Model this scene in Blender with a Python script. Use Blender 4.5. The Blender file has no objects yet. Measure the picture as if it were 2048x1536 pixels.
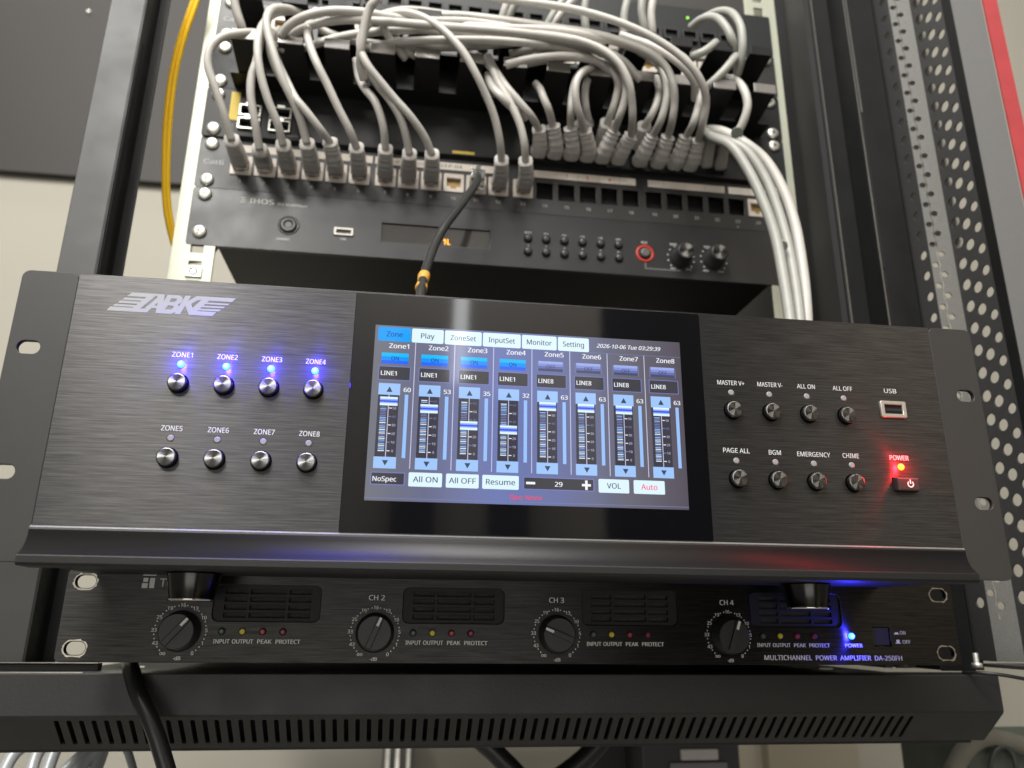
import bpy, bmesh, math, random
from mathutils import Vector, Matrix
random.seed(4)
S = 0.001                      # the script thinks in millimetres, the scene is in metres
sc = bpy.context.scene
C = bpy.data.collections.new('scene'); sc.collection.children.link(C)

# ------------------------------------------------------------------ camera
F = 1538.04
W = Vector((-0.2981692, -0.1345819, 0.03052833))
TCAM = Vector((-4.04035, -102.52324, 606.36219))
B3 = Matrix(((1,0,0),(0,0,-1),(0,1,0)))
R = (Matrix.Rotation(W.length, 3, W.normalized()) @ B3)
CP = -(R.transposed() @ TCAM)                    # camera position in mm
def at(px, py, Y):
    """point of the plane y = Y seen at photo pixel (px, py) of 2048 x 1536"""
    d = R.transposed() @ Vector(((px-1024)/F, (py-768)/F, 1.0))
    s = (Y - CP.y)/d.y
    return CP + d*s
cam = bpy.data.cameras.new('camera'); co = bpy.data.objects.new('camera', cam)
sc.collection.objects.link(co); sc.camera = co
cam.sensor_width = 36; cam.lens = 36*F/2048; cam.clip_start = 0.01; cam.clip_end = 50
M = Matrix.Identity(4)
for i in range(3):
    M[i][0] = R[0][i]; M[i][1] = -R[1][i]; M[i][2] = -R[2][i]; M[i][3] = CP[i]*S
co.matrix_world = M
cam.dof.use_dof = True; cam.dof.focus_distance = 0.385; cam.dof.aperture_fstop = 8.5

# ------------------------------------------------------------------ light
wd = bpy.data.worlds.new('World'); sc.world = wd; wd.use_nodes = True
bg = wd.node_tree.nodes['Background']; bg.inputs[0].default_value = (1.0,.97,.92,1); bg.inputs[1].default_value = .15
def area(name, loc, target, sx, sy, power, col):
    l = bpy.data.lights.new(name,'AREA'); l.shape='RECTANGLE'; l.size=sx; l.size_y=sy; l.energy=power; l.color=col
    o = bpy.data.objects.new(name,l); sc.collection.objects.link(o); o.location=loc
    o.rotation_euler = (Vector(target)-Vector(loc)).to_track_quat('-Z','Y').to_euler(); return o
area('ceiling_panel_light', (-.38,-.95,1.35), (-.30,.35,-.1), 1.2,.5, 42, (1,.98,.93))
area('ceiling_panel_light', (-.35,.40,1.4), (-.35,.42,-.3), 2.2,.3, 12, (1,.98,.92))
area('corridor_light', (-1.0,-2.2,1.35), (-.1,-.2,-.1), .6,.5, 40, (1,.97,.92))
area('rear_fill_light', (.1,-2.2,1.75), (.1,-3.0,.4), 1.6,.3, 45, (.93,.95,1.0))  # fill lamp added to brighten the rear wall mirrored in the bezel
area('rear_fill_light', (2.3,-2.3,1.7), (2.3,-3.0,.3), 1.2,.3, 30, (1,.88,.72))  # second added fill, for what the panels' right ends mirror
area('tube_light', (.12,-2.88,.95), (.12,0,.5), .06,.55, .7, (.95,.97,1.0))
area('low_fill_light', (-.3,-2.3,-.7), (0,0,-.1), 1.6,.8, 7, (1,.98,.94))  # fill lamp added low behind the camera to lift the rack front
sc.view_settings.view_transform='Standard'; sc.view_settings.look='None'; sc.view_settings.exposure=0; sc.view_settings.gamma=1
sc.cycles.use_denoising=True; sc.cycles.max_bounces=6; sc.cycles.sample_clamp_indirect=4
sc.cycles.caustics_reflective=False; sc.cycles.caustics_refractive=False

# ------------------------------------------------------------------ materials
MATS = {}
def mat(name, col=(.5,.5,.5), rough=.5, metal=0, emit=None, es=1.0, spec=.5, noise=0, nscale=200, bump=0, bscale=600, coat=0, trans=0, rvar=0):
    if name in MATS: return MATS[name]
    m = bpy.data.materials.new(name); m.use_nodes=True; nt=m.node_tree; b=nt.nodes['Principled BSDF']
    b.inputs['Base Color'].default_value=(*col,1); b.inputs['Roughness'].default_value=rough; b.inputs['Metallic'].default_value=metal
    b.inputs['Specular IOR Level'].default_value=spec; b.inputs['Coat Weight'].default_value=coat; b.inputs['Transmission Weight'].default_value=trans
    if emit: b.inputs['Emission Color'].default_value=(*emit,1); b.inputs['Emission Strength'].default_value=es
    tc=None
    if noise or bump or rvar: tc=nt.nodes.new('ShaderNodeTexCoord')
    if noise:
        n=nt.nodes.new('ShaderNodeTexNoise'); n.inputs['Scale'].default_value=nscale; n.inputs['Detail'].default_value=5
        nt.links.new(tc.outputs['Object'],n.inputs['Vector'])
        mx=nt.nodes.new('ShaderNodeMix'); mx.data_type='RGBA'
        mx.inputs[6].default_value=(*[c*(1-noise) for c in col],1); mx.inputs[7].default_value=(*[min(1,c*(1+noise)) for c in col],1)
        nt.links.new(n.outputs['Fac'],mx.inputs[0]); nt.links.new(mx.outputs[2],b.inputs['Base Color'])
    if rvar:
        n=nt.nodes.new('ShaderNodeTexNoise'); n.inputs['Scale'].default_value=40; n.inputs['Detail'].default_value=6
        nt.links.new(tc.outputs['Object'],n.inputs['Vector'])
        mr=nt.nodes.new('ShaderNodeMapRange'); mr.inputs[1].default_value=.3; mr.inputs[2].default_value=.7
        mr.inputs[3].default_value=rough-rvar; mr.inputs[4].default_value=rough+rvar
        nt.links.new(n.outputs['Fac'],mr.inputs[0]); nt.links.new(mr.outputs[0],b.inputs['Roughness'])
    if bump:
        n=nt.nodes.new('ShaderNodeTexNoise'); n.inputs['Scale'].default_value=bscale; n.inputs['Detail'].default_value=3
        nt.links.new(tc.outputs['Object'],n.inputs['Vector'])
        bp=nt.nodes.new('ShaderNodeBump'); bp.inputs['Strength'].default_value=bump; bp.inputs['Distance'].default_value=.0004
        nt.links.new(n.outputs['Fac'],bp.inputs['Height']); nt.links.new(bp.outputs[0],b.inputs['Normal'])
    MATS[name]=m; return m
def brushed(name, col, rough, var=.35, bump=.35, aniso=.85, metal=1, sc_=(18,1,1500)):
    m=mat(name,col,rough,metal); nt=m.node_tree; b=nt.nodes['Principled BSDF']
    tc=nt.nodes.new('ShaderNodeTexCoord'); mp=nt.nodes.new('ShaderNodeMapping'); mp.inputs['Scale'].default_value=sc_
    nt.links.new(tc.outputs['Object'],mp.inputs[0])
    n=nt.nodes.new('ShaderNodeTexNoise'); n.inputs['Scale'].default_value=1; n.inputs['Detail'].default_value=5; n.inputs['Roughness'].default_value=.65
    nt.links.new(mp.outputs[0],n.inputs['Vector'])
    mr=nt.nodes.new('ShaderNodeMapRange'); mr.inputs[1].default_value=.32; mr.inputs[2].default_value=.68; mr.inputs[3].default_value=1-var; mr.inputs[4].default_value=1+var
    nt.links.new(n.outputs['Fac'],mr.inputs[0])
    vm=nt.nodes.new('ShaderNodeVectorMath'); vm.operation='SCALE'; vm.inputs[0].default_value=col
    nt.links.new(mr.outputs[0],vm.inputs['Scale']); nt.links.new(vm.outputs[0],b.inputs['Base Color'])
    b.inputs['Anisotropic'].default_value=aniso; b.inputs['Anisotropic Rotation'].default_value=.25
    cx=nt.nodes.new('ShaderNodeCombineXYZ'); cx.inputs[0].default_value=1; nt.links.new(cx.outputs[0],b.inputs['Tangent'])
    if bump:
        bp=nt.nodes.new('ShaderNodeBump'); bp.inputs['Strength'].default_value=bump; bp.inputs['Distance'].default_value=.00006
        nt.links.new(n.outputs['Fac'],bp.inputs['Height']); nt.links.new(bp.outputs[0],b.inputs['Normal'])
    return m
def spun(name, col, rough):
    m=mat(name,col,rough,1); nt=m.node_tree; b=nt.nodes['Principled BSDF']
    tc=nt.nodes.new('ShaderNodeTexCoord'); vm=nt.nodes.new('ShaderNodeVectorMath'); vm.operation='CROSS_PRODUCT'; vm.inputs[1].default_value=(0,1,0)
    nt.links.new(tc.outputs['Object'],vm.inputs[0]); nv=nt.nodes.new('ShaderNodeVectorMath'); nv.operation='NORMALIZE'
    nt.links.new(vm.outputs[0],nv.inputs[0]); nt.links.new(nv.outputs[0],b.inputs['Tangent'])
    b.inputs['Anisotropic'].default_value=1.0
    return m
black = mat('black_paint',(.008,.008,.0085),.5,spec=.3,rvar=.08,bump=.15,bscale=1500)
blackm = mat('matt_black',(.012,.012,.013),.6,noise=.3)
earm = mat('ear_paint',(.032,.031,.029),.5,rvar=.05,bump=.2,bscale=2500)
void = mat('dark_opening',(.004,.004,.005),.8)
white = mat('white_print',(.82,.82,.80),.5)
dimwhite = mat('grey_print',(.60,.60,.58),.5)
facem = brushed('brushed_black_aluminium',(.056,.055,.0555),.33,var=.45,bump=.4,metal=.72,sc_=(45,1,1500))
toam = brushed('brushed_black_face',(.040,.039,.038),.34,var=.4,bump=.4,sc_=(45,1,1500))
spunm = spun('spun_metal',(.23,.23,.23),.34)
spund = spun('spun_dark_metal',(.13,.127,.12),.38)
chrome = mat('chrome',(.75,.73,.70),.12,1)
steel = mat('zinc_steel',(.80,.79,.72),.38,.85,noise=.15,nscale=120,rvar=.1)
railm = mat('zinc_rail',(.46,.47,.38),.45,.35,noise=.08,nscale=60)
glass = mat('black_glass',(.003,.003,.004),.05,spec=.62)
postm = mat('grey_post_paint',(.038,.038,.037),.45,noise=.08,nscale=20,rvar=.05,bump=.15,bscale=1800)
cablem = mat('grey_cable',(.52,.50,.465),.42,noise=.10,nscale=120)
cablew = mat('white_cable',(.35,.35,.32),.45,noise=.12,nscale=120)
bootm = mat('grey_boot',(.64,.615,.58),.5)
jackm = mat('ivory_jack',(.66,.59,.52),.45)
plugm = mat('clear_plug',(.55,.50,.46),.15,trans=.35)
yellow = mat('yellow_fibre',(1.0,.60,.01),.45)
blackrub = mat('black_rubber',(.013,.013,.014),.35,rvar=.08)
wallm = mat('beige_wall_paint',(.39,.37,.315),.8,noise=.04,nscale=3,bump=.1,bscale=300)
wallup = mat('dark_wall_panel',(.025,.0225,.020),.6,noise=.10,nscale=5,bump=.1,bscale=200)
redm = mat('red_edge_paint',(.36,.03,.035),.5,noise=.25,nscale=60)
ledoff = mat('unlit_led',(.30,.28,.29),.35)
stripm = mat('paper_label',(.82,.75,.67),.7)
yl = mat('yellow_label',(.62,.46,.06),.6)

# ------------------------------------------------------------------ builders
def link(name, me, m=None, parent=None, loc=(0,0,0)):
    o=bpy.data.objects.new(name,me); C.objects.link(o); o.location=Vector(loc)*S
    if m is not None and me is not None:
        if not me.materials: me.materials.append(m)
    if parent is not None: o.parent=parent
    return o
def tag(o,label,cat,group=None):
    o['label']=label; o['category']=cat
    if group: o['group']=group
    return o
def thing(name,label,cat,loc=(0,0,0),group=None):
    return tag(link(name,None,loc=loc),label,cat,group)
def finish(bm,name='m',smooth=False):
    me=bpy.data.meshes.new(name); bm.to_mesh(me); bm.free()
    if smooth:
        for p in me.polygons: p.use_smooth=True
    return me
def box_into(bm,x0,x1,y0,y1,z0,z1,bev=0):
    g=bmesh.ops.create_cube(bm,size=1)
    for v in g['verts']:
        v.co=Vector(((x0+x1)/2+v.co.x*(x1-x0),(y0+y1)/2+v.co.y*(y1-y0),(z0+z1)/2+v.co.z*(z1-z0)))*S
    if bev:
        es=list({e for v in g['verts'] for e in v.link_edges})
        bmesh.ops.bevel(bm,geom=es,offset=bev*S,segments=2,affect='EDGES',profile=.6)
def box(name,x0,x1,y0,y1,z0,z1,m,parent=None,bev=0,loc=(0,0,0)):
    bm=bmesh.new(); box_into(bm,x0,x1,y0,y1,z0,z1,bev); return link(name,finish(bm),m,parent,loc)
def boxes(name,lst,m,parent=None,bev=0):
    bm=bmesh.new()
    for b in lst: box_into(bm,*b,bev)
    return link(name,finish(bm),m,parent)
def rrect(x0,x1,z0,z1,r,n=5):
    pts=[]
    for cx,cz,a0 in ((x1-r,z1-r,0),(x0+r,z1-r,90),(x0+r,z0+r,180),(x1-r,z0+r,270)):
        for i in range(n+1):
            a=math.radians(a0+90*i/n); pts.append((cx+r*math.cos(a),cz+r*math.sin(a)))
    return pts
def circ(cx,cz,r,n=20,rz=None):
    return [(cx+r*math.cos(2*math.pi*i/n),cz+(rz or r)*math.sin(2*math.pi*i/n)) for i in range(n)]
def plate_mesh(outlines,thick,bev=0,front=0):
    """flat plate in the XZ plane with holes; its front face lies at y=front, it reaches back by thick (mm)"""
    cu=bpy.data.curves.new('c','CURVE'); cu.dimensions='2D'; cu.fill_mode='BOTH'; cu.extrude=thick/2-bev; cu.bevel_depth=bev; cu.bevel_resolution=1
    for pts in outlines:
        sp=cu.splines.new('POLY'); sp.points.add(len(pts)-1)
        for p,(x,z) in zip(sp.points,pts): p.co=(x,z,0,1)
        sp.use_cyclic_u=True
    o=bpy.data.objects.new('t',cu); me=bpy.data.meshes.new_from_object(o)
    bpy.data.objects.remove(o); bpy.data.curves.remove(cu)
    for v in me.vertices:
        x,z,w=v.co; v.co=(x*S,(front+thick/2-w)*S,z*S)
    return me
def plate(name,outlines,thick,m,parent=None,bev=0,front=0,loc=(0,0,0)):
    me=plate_mesh(outlines,thick,bev,front); me.materials.clear(); return link(name,me,m,parent,loc)
def lathe(prof,n=28,smooth=True,close=True):
    """prof = [(radius, y)] about the Y axis, front (small y) last"""
    bm=bmesh.new(); rings=[]
    for r,y in prof:
        rings.append([bm.verts.new((r*S*math.cos(2*math.pi*i/n),y*S,r*S*math.sin(2*math.pi*i/n))) for i in range(n)])
    for a,b in zip(rings,rings[1:]):
        for i in range(n): bm.faces.new((a[i],a[(i+1)%n],b[(i+1)%n],b[i]))
    if close: bm.faces.new(rings[-1]); bm.faces.new(list(reversed(rings[0])))
    bmesh.ops.recalc_face_normals(bm,faces=bm.faces)
    me=finish(bm)
    for p in me.polygons: p.use_smooth = smooth and len(p.vertices)==4
    return me
def catmull(pts,sub=8):
    P=[Vector(p) for p in pts]; P=[P[0]*2-P[1]]+P+[P[-1]*2-P[-2]]; out=[]
    for i in range(1,len(P)-2):
        for k in range(sub):
            t=k/sub; a,b,c,d=P[i-1],P[i],P[i+1],P[i+2]
            out.append(.5*((2*b)+(c-a)*t+(2*a-5*b+4*c-d)*t*t+(3*b-a-3*c+d)*t**3))
    out.append(P[-2]); return out
def sweep(path,rad,n=10,square=0,mesh_name='cable'):
    """tube along path (mm); rad = number or function of 0..1; square>0 flattens the section to a rounded box"""
    bm=bmesh.new(); N=len(path); up=None; rings=[]
    for i,p in enumerate(path):
        t=(path[min(i+1,N-1)]-path[max(i-1,0)]).normalized()
        if up is None:
            up=Vector((1,0,0)); up=(up-t*up.dot(t)).normalized()
        else: up=(up-t*up.dot(t)).normalized()
        s=t.cross(up); r=rad(i/(N-1)) if callable(rad) else rad
        ra,rb=(r if isinstance(r,tuple) else (r,r)); ring=[]
        for k in range(n):
            a=2*math.pi*(k+.5)/n; ca,sa=math.cos(a),math.sin(a)
            if square: ca=math.copysign(abs(ca)**(1-square),ca); sa=math.copysign(abs(sa)**(1-square),sa)
            ring.append(bm.verts.new((p+up*ca*ra+s*sa*rb)*S))
        rings.append(ring)
    for a,b in zip(rings,rings[1:]):
        for i in range(n): bm.faces.new((a[i],a[(i+1)%n],b[(i+1)%n],b[i]))
    bm.faces.new(rings[0]); bm.faces.new(rings[-1]); bmesh.ops.recalc_face_normals(bm,faces=bm.faces)
    return finish(bm,mesh_name,True)
FONT=None
try:
    import os
    fp=os.path.join(bpy.utils.system_resource('DATAFILES'),'fonts','NotoSansHebrew-Regular.woff2')
    if os.path.exists(fp): FONT=bpy.data.fonts.load(fp)
except Exception: FONT=None
def text_mesh(s,bold=0,shear=0,space=1):
    cu=bpy.data.curves.new('t','FONT'); cu.body=s; cu.size=1; cu.shear=shear; cu.space_character=space; cu.resolution_u=3
    if FONT: cu.font=FONT
    o=bpy.data.objects.new('t',cu); me=bpy.data.meshes.new_from_object(o)
    bpy.data.objects.remove(o); bpy.data.curves.remove(cu); me.materials.clear()
    if bold:      # heavier strokes: a second copy a hair to the side and a hair in front
        bm=bmesh.new(); bm.from_mesh(me)
        for v in me.vertices: v.co.x+=bold*1.6; v.co.z+=1
        bm.from_mesh(me); bm.to_mesh(me); bm.free()
    return me
CAPH=max(v.co.y for v in text_mesh('H').vertices)
def text(name,s,x,z,h,m,parent,y=0,width=None,align='C',bold=0.012,shear=0,rot=0,loc=None):
    """print s with capital height h mm; x,z = centre of the base line box (C) or its left end (L)"""
    me=text_mesh(s,bold,shear)
    xs=[v.co.x for v in me.vertices]
    if not xs: return None
    x0,x1=min(xs),max(xs); k=h/CAPH; kx=k if width is None else width/(x1-x0)
    cr,sr=math.cos(rot),math.sin(rot)
    for v in me.vertices:
        u=(v.co.x-(x0+x1)/2 if align=='C' else v.co.x-x0)*kx; w=v.co.y*k-(h/2)
        v.co=((u*cr-w*sr)*S,-.004*v.co.z*S,(u*sr+w*cr)*S)
    for p in me.polygons: pass
    o=link(name,me,m,parent,(x,y,z)); return o
def join_print(name,items,m,parent,y=0):
    """several words printed as one layer: items = (string, x, z, capheight, width, rot)"""
    bm=bmesh.new()
    for it in items:
        s,x,z,h,wd_,rot=(list(it)+[None,0])[:6] if len(it)<6 else it
        me=text_mesh(s,.015); xs=[v.co.x for v in me.vertices]
        if not xs: continue
        x0,x1=min(xs),max(xs); k=h/CAPH; kx=k if not wd_ else wd_/(x1-x0); cr,sr=math.cos(rot),math.sin(rot)
        for v in me.vertices:
            u=(v.co.x-(x0+x1)/2)*kx; w=v.co.y*k-h/2
            v.co=((x+u*cr-w*sr)*S,-.004*v.co.z*S,(z+u*sr+w*cr)*S)
        bm.from_mesh(me)
    o=link(name,finish(bm),m,parent,(0,y,0)); o['kind']='stuff'; return o

# ------------------------------------------------------------------ room
def struct(name,me,m): 
    o=link(name,me,m); o['kind']='structure'; return o
def quadbox(name,x0,x1,y0,y1,z0,z1,m):
    o=box(name,x0,x1,y0,y1,z0,z1,m); o['kind']='structure'; return o
WY=600
zsplit=at(180,362,WY).z
zl=at(0,349,WY); zr=at(360,376,WY)
quadbox('wall',-2600,2600,WY,WY+80,-1500,2000,wallm)
# dark cladding panel on the upper part of that wall
o=plate('upper_wall_panel',[[(-2600,zl.z+(zr.z-zl.z)/(zr.x-zl.x)*(-2600-zl.x)),(900,zl.z+(zr.z-zl.z)/(zr.x-zl.x)*(900-zl.x)),(900,1990),(-2600,1990)]],14,wallup,front=WY-14); o['kind']='structure'
quadbox('floor',-2600,2600,-3000,WY-2,-1560,-1500,mat('grey_floor',(.22,.21,.19),.6,noise=.1,nscale=8))
quadbox('rear_wall',-2600,760,-3080,-3000,-1498,2000,mat('rear_wall_paint',(.55,.50,.42),.8,noise=.05,nscale=3))

quadbox('reflection_slab',762,1600,-3080,-3000,-1498,2000,mat('reflection_slab_dark',(.02,.018,.017),.6))  # unseen dark slab added to keep the right-hand reflections dim
quadbox('rear_wall',1602,3400,-3080,-3000,-1498,2000,MATS['rear_wall_paint'])
quadbox('reflection_block',-130,40,-2900,-2998,-1498,900,mat('reflection_block_dark',(.05,.05,.055),.6))  # unseen dark boxes added to give shapes in the glass reflections
quadbox('reflection_block',260,420,-2900,-2998,-1498,620,MATS['reflection_block_dark'])
# ------------------------------------------------------------------ rack frame
rack=thing('equipment_rack','open steel equipment rack with grey front post, black side panel and vented base','rack')
def slotpts(cx,cz,w,h,n=6): return rrect(cx-w/2,cx+w/2,cz-h/2,cz+h/2,min(w,h)/2*.98,n)
ZT=420
# left post: grey front face, returned flange with a long slot
box('front_post',-298,-275,-60,-58,-304.5,ZT,postm,rack,bev=.5)
boxes('post_return',[(-275,-273.6,-60,-36,-304,ZT),(-273.4,-266.8,-37.5,-36,-304,ZT),(-298,-296.5,-57.8,-20,-304,ZT)],black,rack)
box('post_slot',-274.9,-272.9,-58.8,-52,-170,118,void,rack)
# right post
box('front_post',279,303,-60,-58,-304.5,ZT,black,rack,bev=.5)
boxes('post_return',[(277.4,279,-60,-36,-304,ZT),(262,277.2,-37.5,-36,-304,ZT),(303,304.5,-57.8,-20,-304,ZT)],black,rack,bev=.3)
box('hinge_strip',304.7,309.5,-59,-30,-304,ZT,blackm,rack)
box('post_slot',277,279.2,-60.8,-57,-20,118,void,rack)
box('side_panel',303,304.5,-18,480,-304,ZT,blackm,rack)
box('side_panel',255,260,-36,-4,-304,ZT,blackm,rack)
shine=mat('edge_highlight',(.20,.195,.185),.3,.6)  # highlight lines of the right post, painted as pale strips
boxes('post_edge_highlight',[(261.2,262,-38.6,-36,-120,ZT),(278.6,279.4,-61,-60,118,ZT),(276.4,277,-60.9,-60,-120,ZT)],shine,rack)
# mounting rails with square holes
def rail(x0,x1,xc):
    holes=[]; z=-301.2-6.35; base=-6.35+(-7)*44.45
    for u in range(0,15):
        for dz in (6.35,22.225,38.1):
            zc=base+u*44.45+dz
            holes.append(rrect(xc-4.8,xc+4.8,zc-4.8,zc+4.8,.6,2))
    r=plate('mounting_rail',[[(x0,-300),(x1,-300),(x1,330),(x0,330)]]+holes,2,railm,rack,front=.2,bev=.2)
    box('rail_flange',x0 if x0<0 else x1-2,(x0+2) if x0<0 else x1,2.4,40,-300,330,railm,rack)
rail(-250.5,-220,-232.55); rail(220,249,232.55)
# cage nut in the left rail
bm=bmesh.new(); 
nutm=lathe([(5.2,3),(5.2,0),(4.9,-.8),(2.9,-.8),(2.7,3)],20)
box('cage_nut',-238.4,-226.8,-1.4,-.2,-37.2,-28.4,steel,rack,bev=.5)
link('cage_nut_thread',lathe([(3.2,1),(3.2,-1.6),(2.1,-1.7),(2.1,1)],18),mat('nut_hole',(.10,.10,.10),.4,1),rack,(-232.6,-.2,-32.8))
# base: top flange, fascia, slotted chamfer, underside
base=[]
box('base_fascia',-298,298,-85,-83.2,-326.4,-305.2,mat('base_paint',(.023,.023,.023),.45,rvar=.06,bump=.3,bscale=900),rack,bev=.6)
basep=MATS['base_paint']
box('base_top_flange',-298,298,-83.2,-56,-307,-305.4,basep,rack)
box('base_step',-298,-234,-62,-56,-305.4,-301.4,black,rack,bev=.4)
sx=[-243.8+i*6.19 for i in range(79)]
hl=31.0
def slotq(cx): return rrect(cx-1.35,cx+1.35,3.0,24.2,1.3,4)
me=plate_mesh([rrect(-298,298,0,28,1,2)]+[slotq(x) for x in sx if x<241],1.6,.15)
o=link('base_vent_panel',me,basep,rack)
me.materials.clear(); me.materials.append(basep)
ang=math.radians(41)
# tilt: local +z (0..28) runs down and back from the fascia's lower edge
for v in me.vertices:
    x,y,z=v.co; z=z; yy=y
    v.co=(x, -.085+.0004+ z*math.cos(ang)+yy*math.sin(ang), -.3266 - z*math.sin(ang)+yy*math.cos(ang))
me.update()
box('base_underside',-290,290,-62,300,-346.5,-344.5,blackm,rack)
box('base_inner_wall',-290,290,-52,-50,-344,-308,void,rack)
box('base_top_plate',-262,262,-50,400,-309,-307.2,blackm,rack)
# painted glints: pale strips along the top flange next to the left post
box('flange_glint_strip',-298,-233.5,-84.9,-84,-305.2,-304.6,mat('flange_glint',(.5,.48,.42),.3,1,noise=.4,nscale=300),rack)
box('flange_glint_strip',-298,-234,-63.2,-62.2,-301.4,-300.9,MATS['flange_glint'],rack)
# bracket, bolt and nut under the door at the right
bolt=link('bracket_bolt',lathe([(3.2,0),(3.2,-3),(1.6,-3.2),(1.6,-9)],14),steel,rack); bolt.rotation_euler=(math.radians(-90),0,0)
p=at(1955,1336,-75); bolt.location=p*S
# ------------------------------------------------------------------ perforated door at the right
door=thing('perforated_door','swung open perforated steel rack door with red painted edge, at the right','door')
doorm=mat('door_grey_paint',(.042,.041,.041),.5,noise=.25,nscale=500,bump=.5,bscale=1200)
PA=[(305,-60),(306.7,-75),tuple(at(1910,524,-80))[:2],tuple(at(1981,524,-110))[:2],(324.4,-118.5)]
def leaf(name,a,b,m,cols,z0=-298,z1=ZT,th=1.2):
    """upright sheet from plan point a to b; cols = (distance along, vertical offset, hole radius)"""
    L=math.hypot(b[0]-a[0],b[1]-a[1]); ux,uy=(b[0]-a[0])/L,(b[1]-a[1])/L; bm=bmesh.new()
    def V(s_,w,z): return bm.verts.new(((a[0]+ux*s_-uy*w)*S,(a[1]+uy*s_+ux*w)*S,z*S))
    def Q(p): bm.faces.new([V(*q) for q in p])
    if not cols:
        Q([(0,0,z0),(L,0,z0),(L,0,z1),(0,0,z1)]); Q([(0,th,z0),(0,th,z1),(L,th,z1),(L,th,z0)])
    xs=[0]+[(p[0]+q[0])/2 for p,q in zip(cols,cols[1:])]+[L]; n=16
    for ci,(cx,off,r) in enumerate(cols):
        x0,x1=xs[ci],xs[ci+1]; z=-270.35+off; 
        Q([(x0,0,z0),(x1,0,z0),(x1,0,z),(x0,0,z)])
        while z<z1:
            za,zb,cz=z,z+16.7,z+8.35; A=[];Bq=[]; 
            for k in range(n):
                t=2*math.pi*(k+.5)/n; c_,s_=math.cos(t),math.sin(t)
                A.append((min(max(cx+r*c_,x0+.1),x1-.1),cz+r*s_))
                kx=((x1-cx) if c_>0 else (cx-x0))/max(abs(c_),1e-6); kz=8.35/max(abs(s_),1e-6); kk=min(kx,kz); Bq.append((cx+kk*c_,cz+kk*s_))
            ia=[V(x,0,zz) for x,zz in A]; ib=[V(x,0,zz) for x,zz in Bq]; ic=[V(x,th,zz) for x,zz in A]
            for k in range(n):
                k2=(k+1)%n; bm.faces.new((ib[k],ib[k2],ia[k2],ia[k])); bm.faces.new((ia[k],ia[k2],ic[k2],ic[k]))
            for px_,pz in ((x0,za),(x1,za),(x1,zb),(x0,zb)):      # corners of the cell
                q=min(range(n),key=lambda k:(Bq[k][0]-px_)**2+(Bq[k][1]-pz)**2)
                o2=sorted(range(n),key=lambda k:(Bq[k][0]-px_)**2+(Bq[k][1]-pz)**2)[:2]
                bm.faces.new((ib[o2[0]],ib[o2[1]],V(px_,0,pz)))
            z+=16.7
    return link(name,finish(bm),m,door)
leaf('perforated_sheet',PA[0],PA[1],doorm,[(9,0,3.4)])
leaf('perforated_sheet',PA[1],PA[2],mat('lit_strip_sheet',(.13,.128,.118),.5,.2,noise=.35,nscale=900,bump=.4,bscale=1500),[(3.0,6,2.2),(7.9,-2,2.3)])  # bright strip of light on the bend, painted as a paler material
leaf('perforated_sheet',PA[2],PA[3],doorm,[(6.4,3,4.1),(15.6,-3,4.1),(24.8,6,3.6)])
leaf('door_edge_trim',PA[3],PA[4],black,[])
dg=mat('door_frame_grey',(.125,.124,.122),.55,noise=.06,nscale=300)
p1=(324.6,-119); 
a1=at(1908,20,-119); a2=at(1960,20,-120)
leaf('door_frame_face',(324.6,-118.8),(345.5,-124),dg,[])
leaf('door_shadow_gap',(345.5,-122),(346.6,-122.4),void,[])
leaf('red_edge_strip',(346.6,-124.6),(356.5,-127),redm,[])
box('door_bottom_rail',303,420,-118,-62,-301.5,-299.5,doorm,door)
# ------------------------------------------------------------------ screws
def screw_mesh():
    bm=bmesh.new(); n=20; prof=[(1.0,2.5),(5.6,.2),(5.7,-.4),(5.0,-1.6),(3.4,-2.6),(2.2,-2.8)]
    return lathe([(5.3,0),(5.4,-.8),(4.8,-2.0),(3.6,-2.7),(1.6,-3.0)],24)
SCREW=screw_mesh(); SCREW.materials.append(steel)
bm=bmesh.new()
box_into(bm,-.45,.45,-3.2,-2.5,-2.3,2.3); box_into(bm,-2.3,2.3,-3.21,-2.5,-.45,.45)
CROSS=finish(bm); CROSS.materials.append(mat('screw_recess',(.05,.05,.045),.5,.5))
WASH=lathe([(6.9,0),(6.9,-.7),(4.4,-.75)],22); WASH.materials.append(mat('black_washer',(.02,.02,.02),.4))
def screws(parent,pts,y):
    for (x,z) in pts:
        s=link('screw',SCREW,None,parent,(x,y,z)); r=random.uniform(0,1.5)
        c=link('cross_recess',CROSS,None,s); c.rotation_euler=(0,r,0)
        link('washer',WASH,None,s,(0,.75,0))
# ------------------------------------------------------------------ media player (1U)
pl=thing('media_player','thin black one unit player with orange display digits, below the patch panel','player')
pm=mat('player_face',(.026,.026,.027),.34,rvar=.05,bump=.1,bscale=2500,metal=.3)
ucs=lambda z0,h,s=1: [rrect(-241.3,241.3,z0,z0+h,2,3)]+[slotpts(sx_*232.55,z0+6.35+dz,10,7) for sx_ in(-1,1) for dz in (0,31.75)]
disp=[(-98.5,19.5),(-13.4,19.5),(-13.4,3),(-98.5,3)]
plate('front_panel',[rrect(-241.3,241.3,-10.6,37.6,2,3)]+[slotpts(s_*232.55,dz,10,7) for s_ in(-1,1) for dz in (0,31.75)]+[disp],3,pm,pl,.3,-3)
box('chassis',-219,219,.3,520,-9.5,36,mat('player_chassis',(.012,.009,.011),.5,bump=.15,bscale=900),pl)
box('display_window',-99,-13,-1.6,-1.4,2.6,19.9,mat('smoked_window',(.03,.027,.026),.08),pl)
og=mat('orange_digits',(.2,.05,0),.5,emit=(1,.34,.01),es=4)
join_print('display_digits',[('1L',-47.5,7.4,4.6,5.2,0)],og,pl,-1.7)
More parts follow.
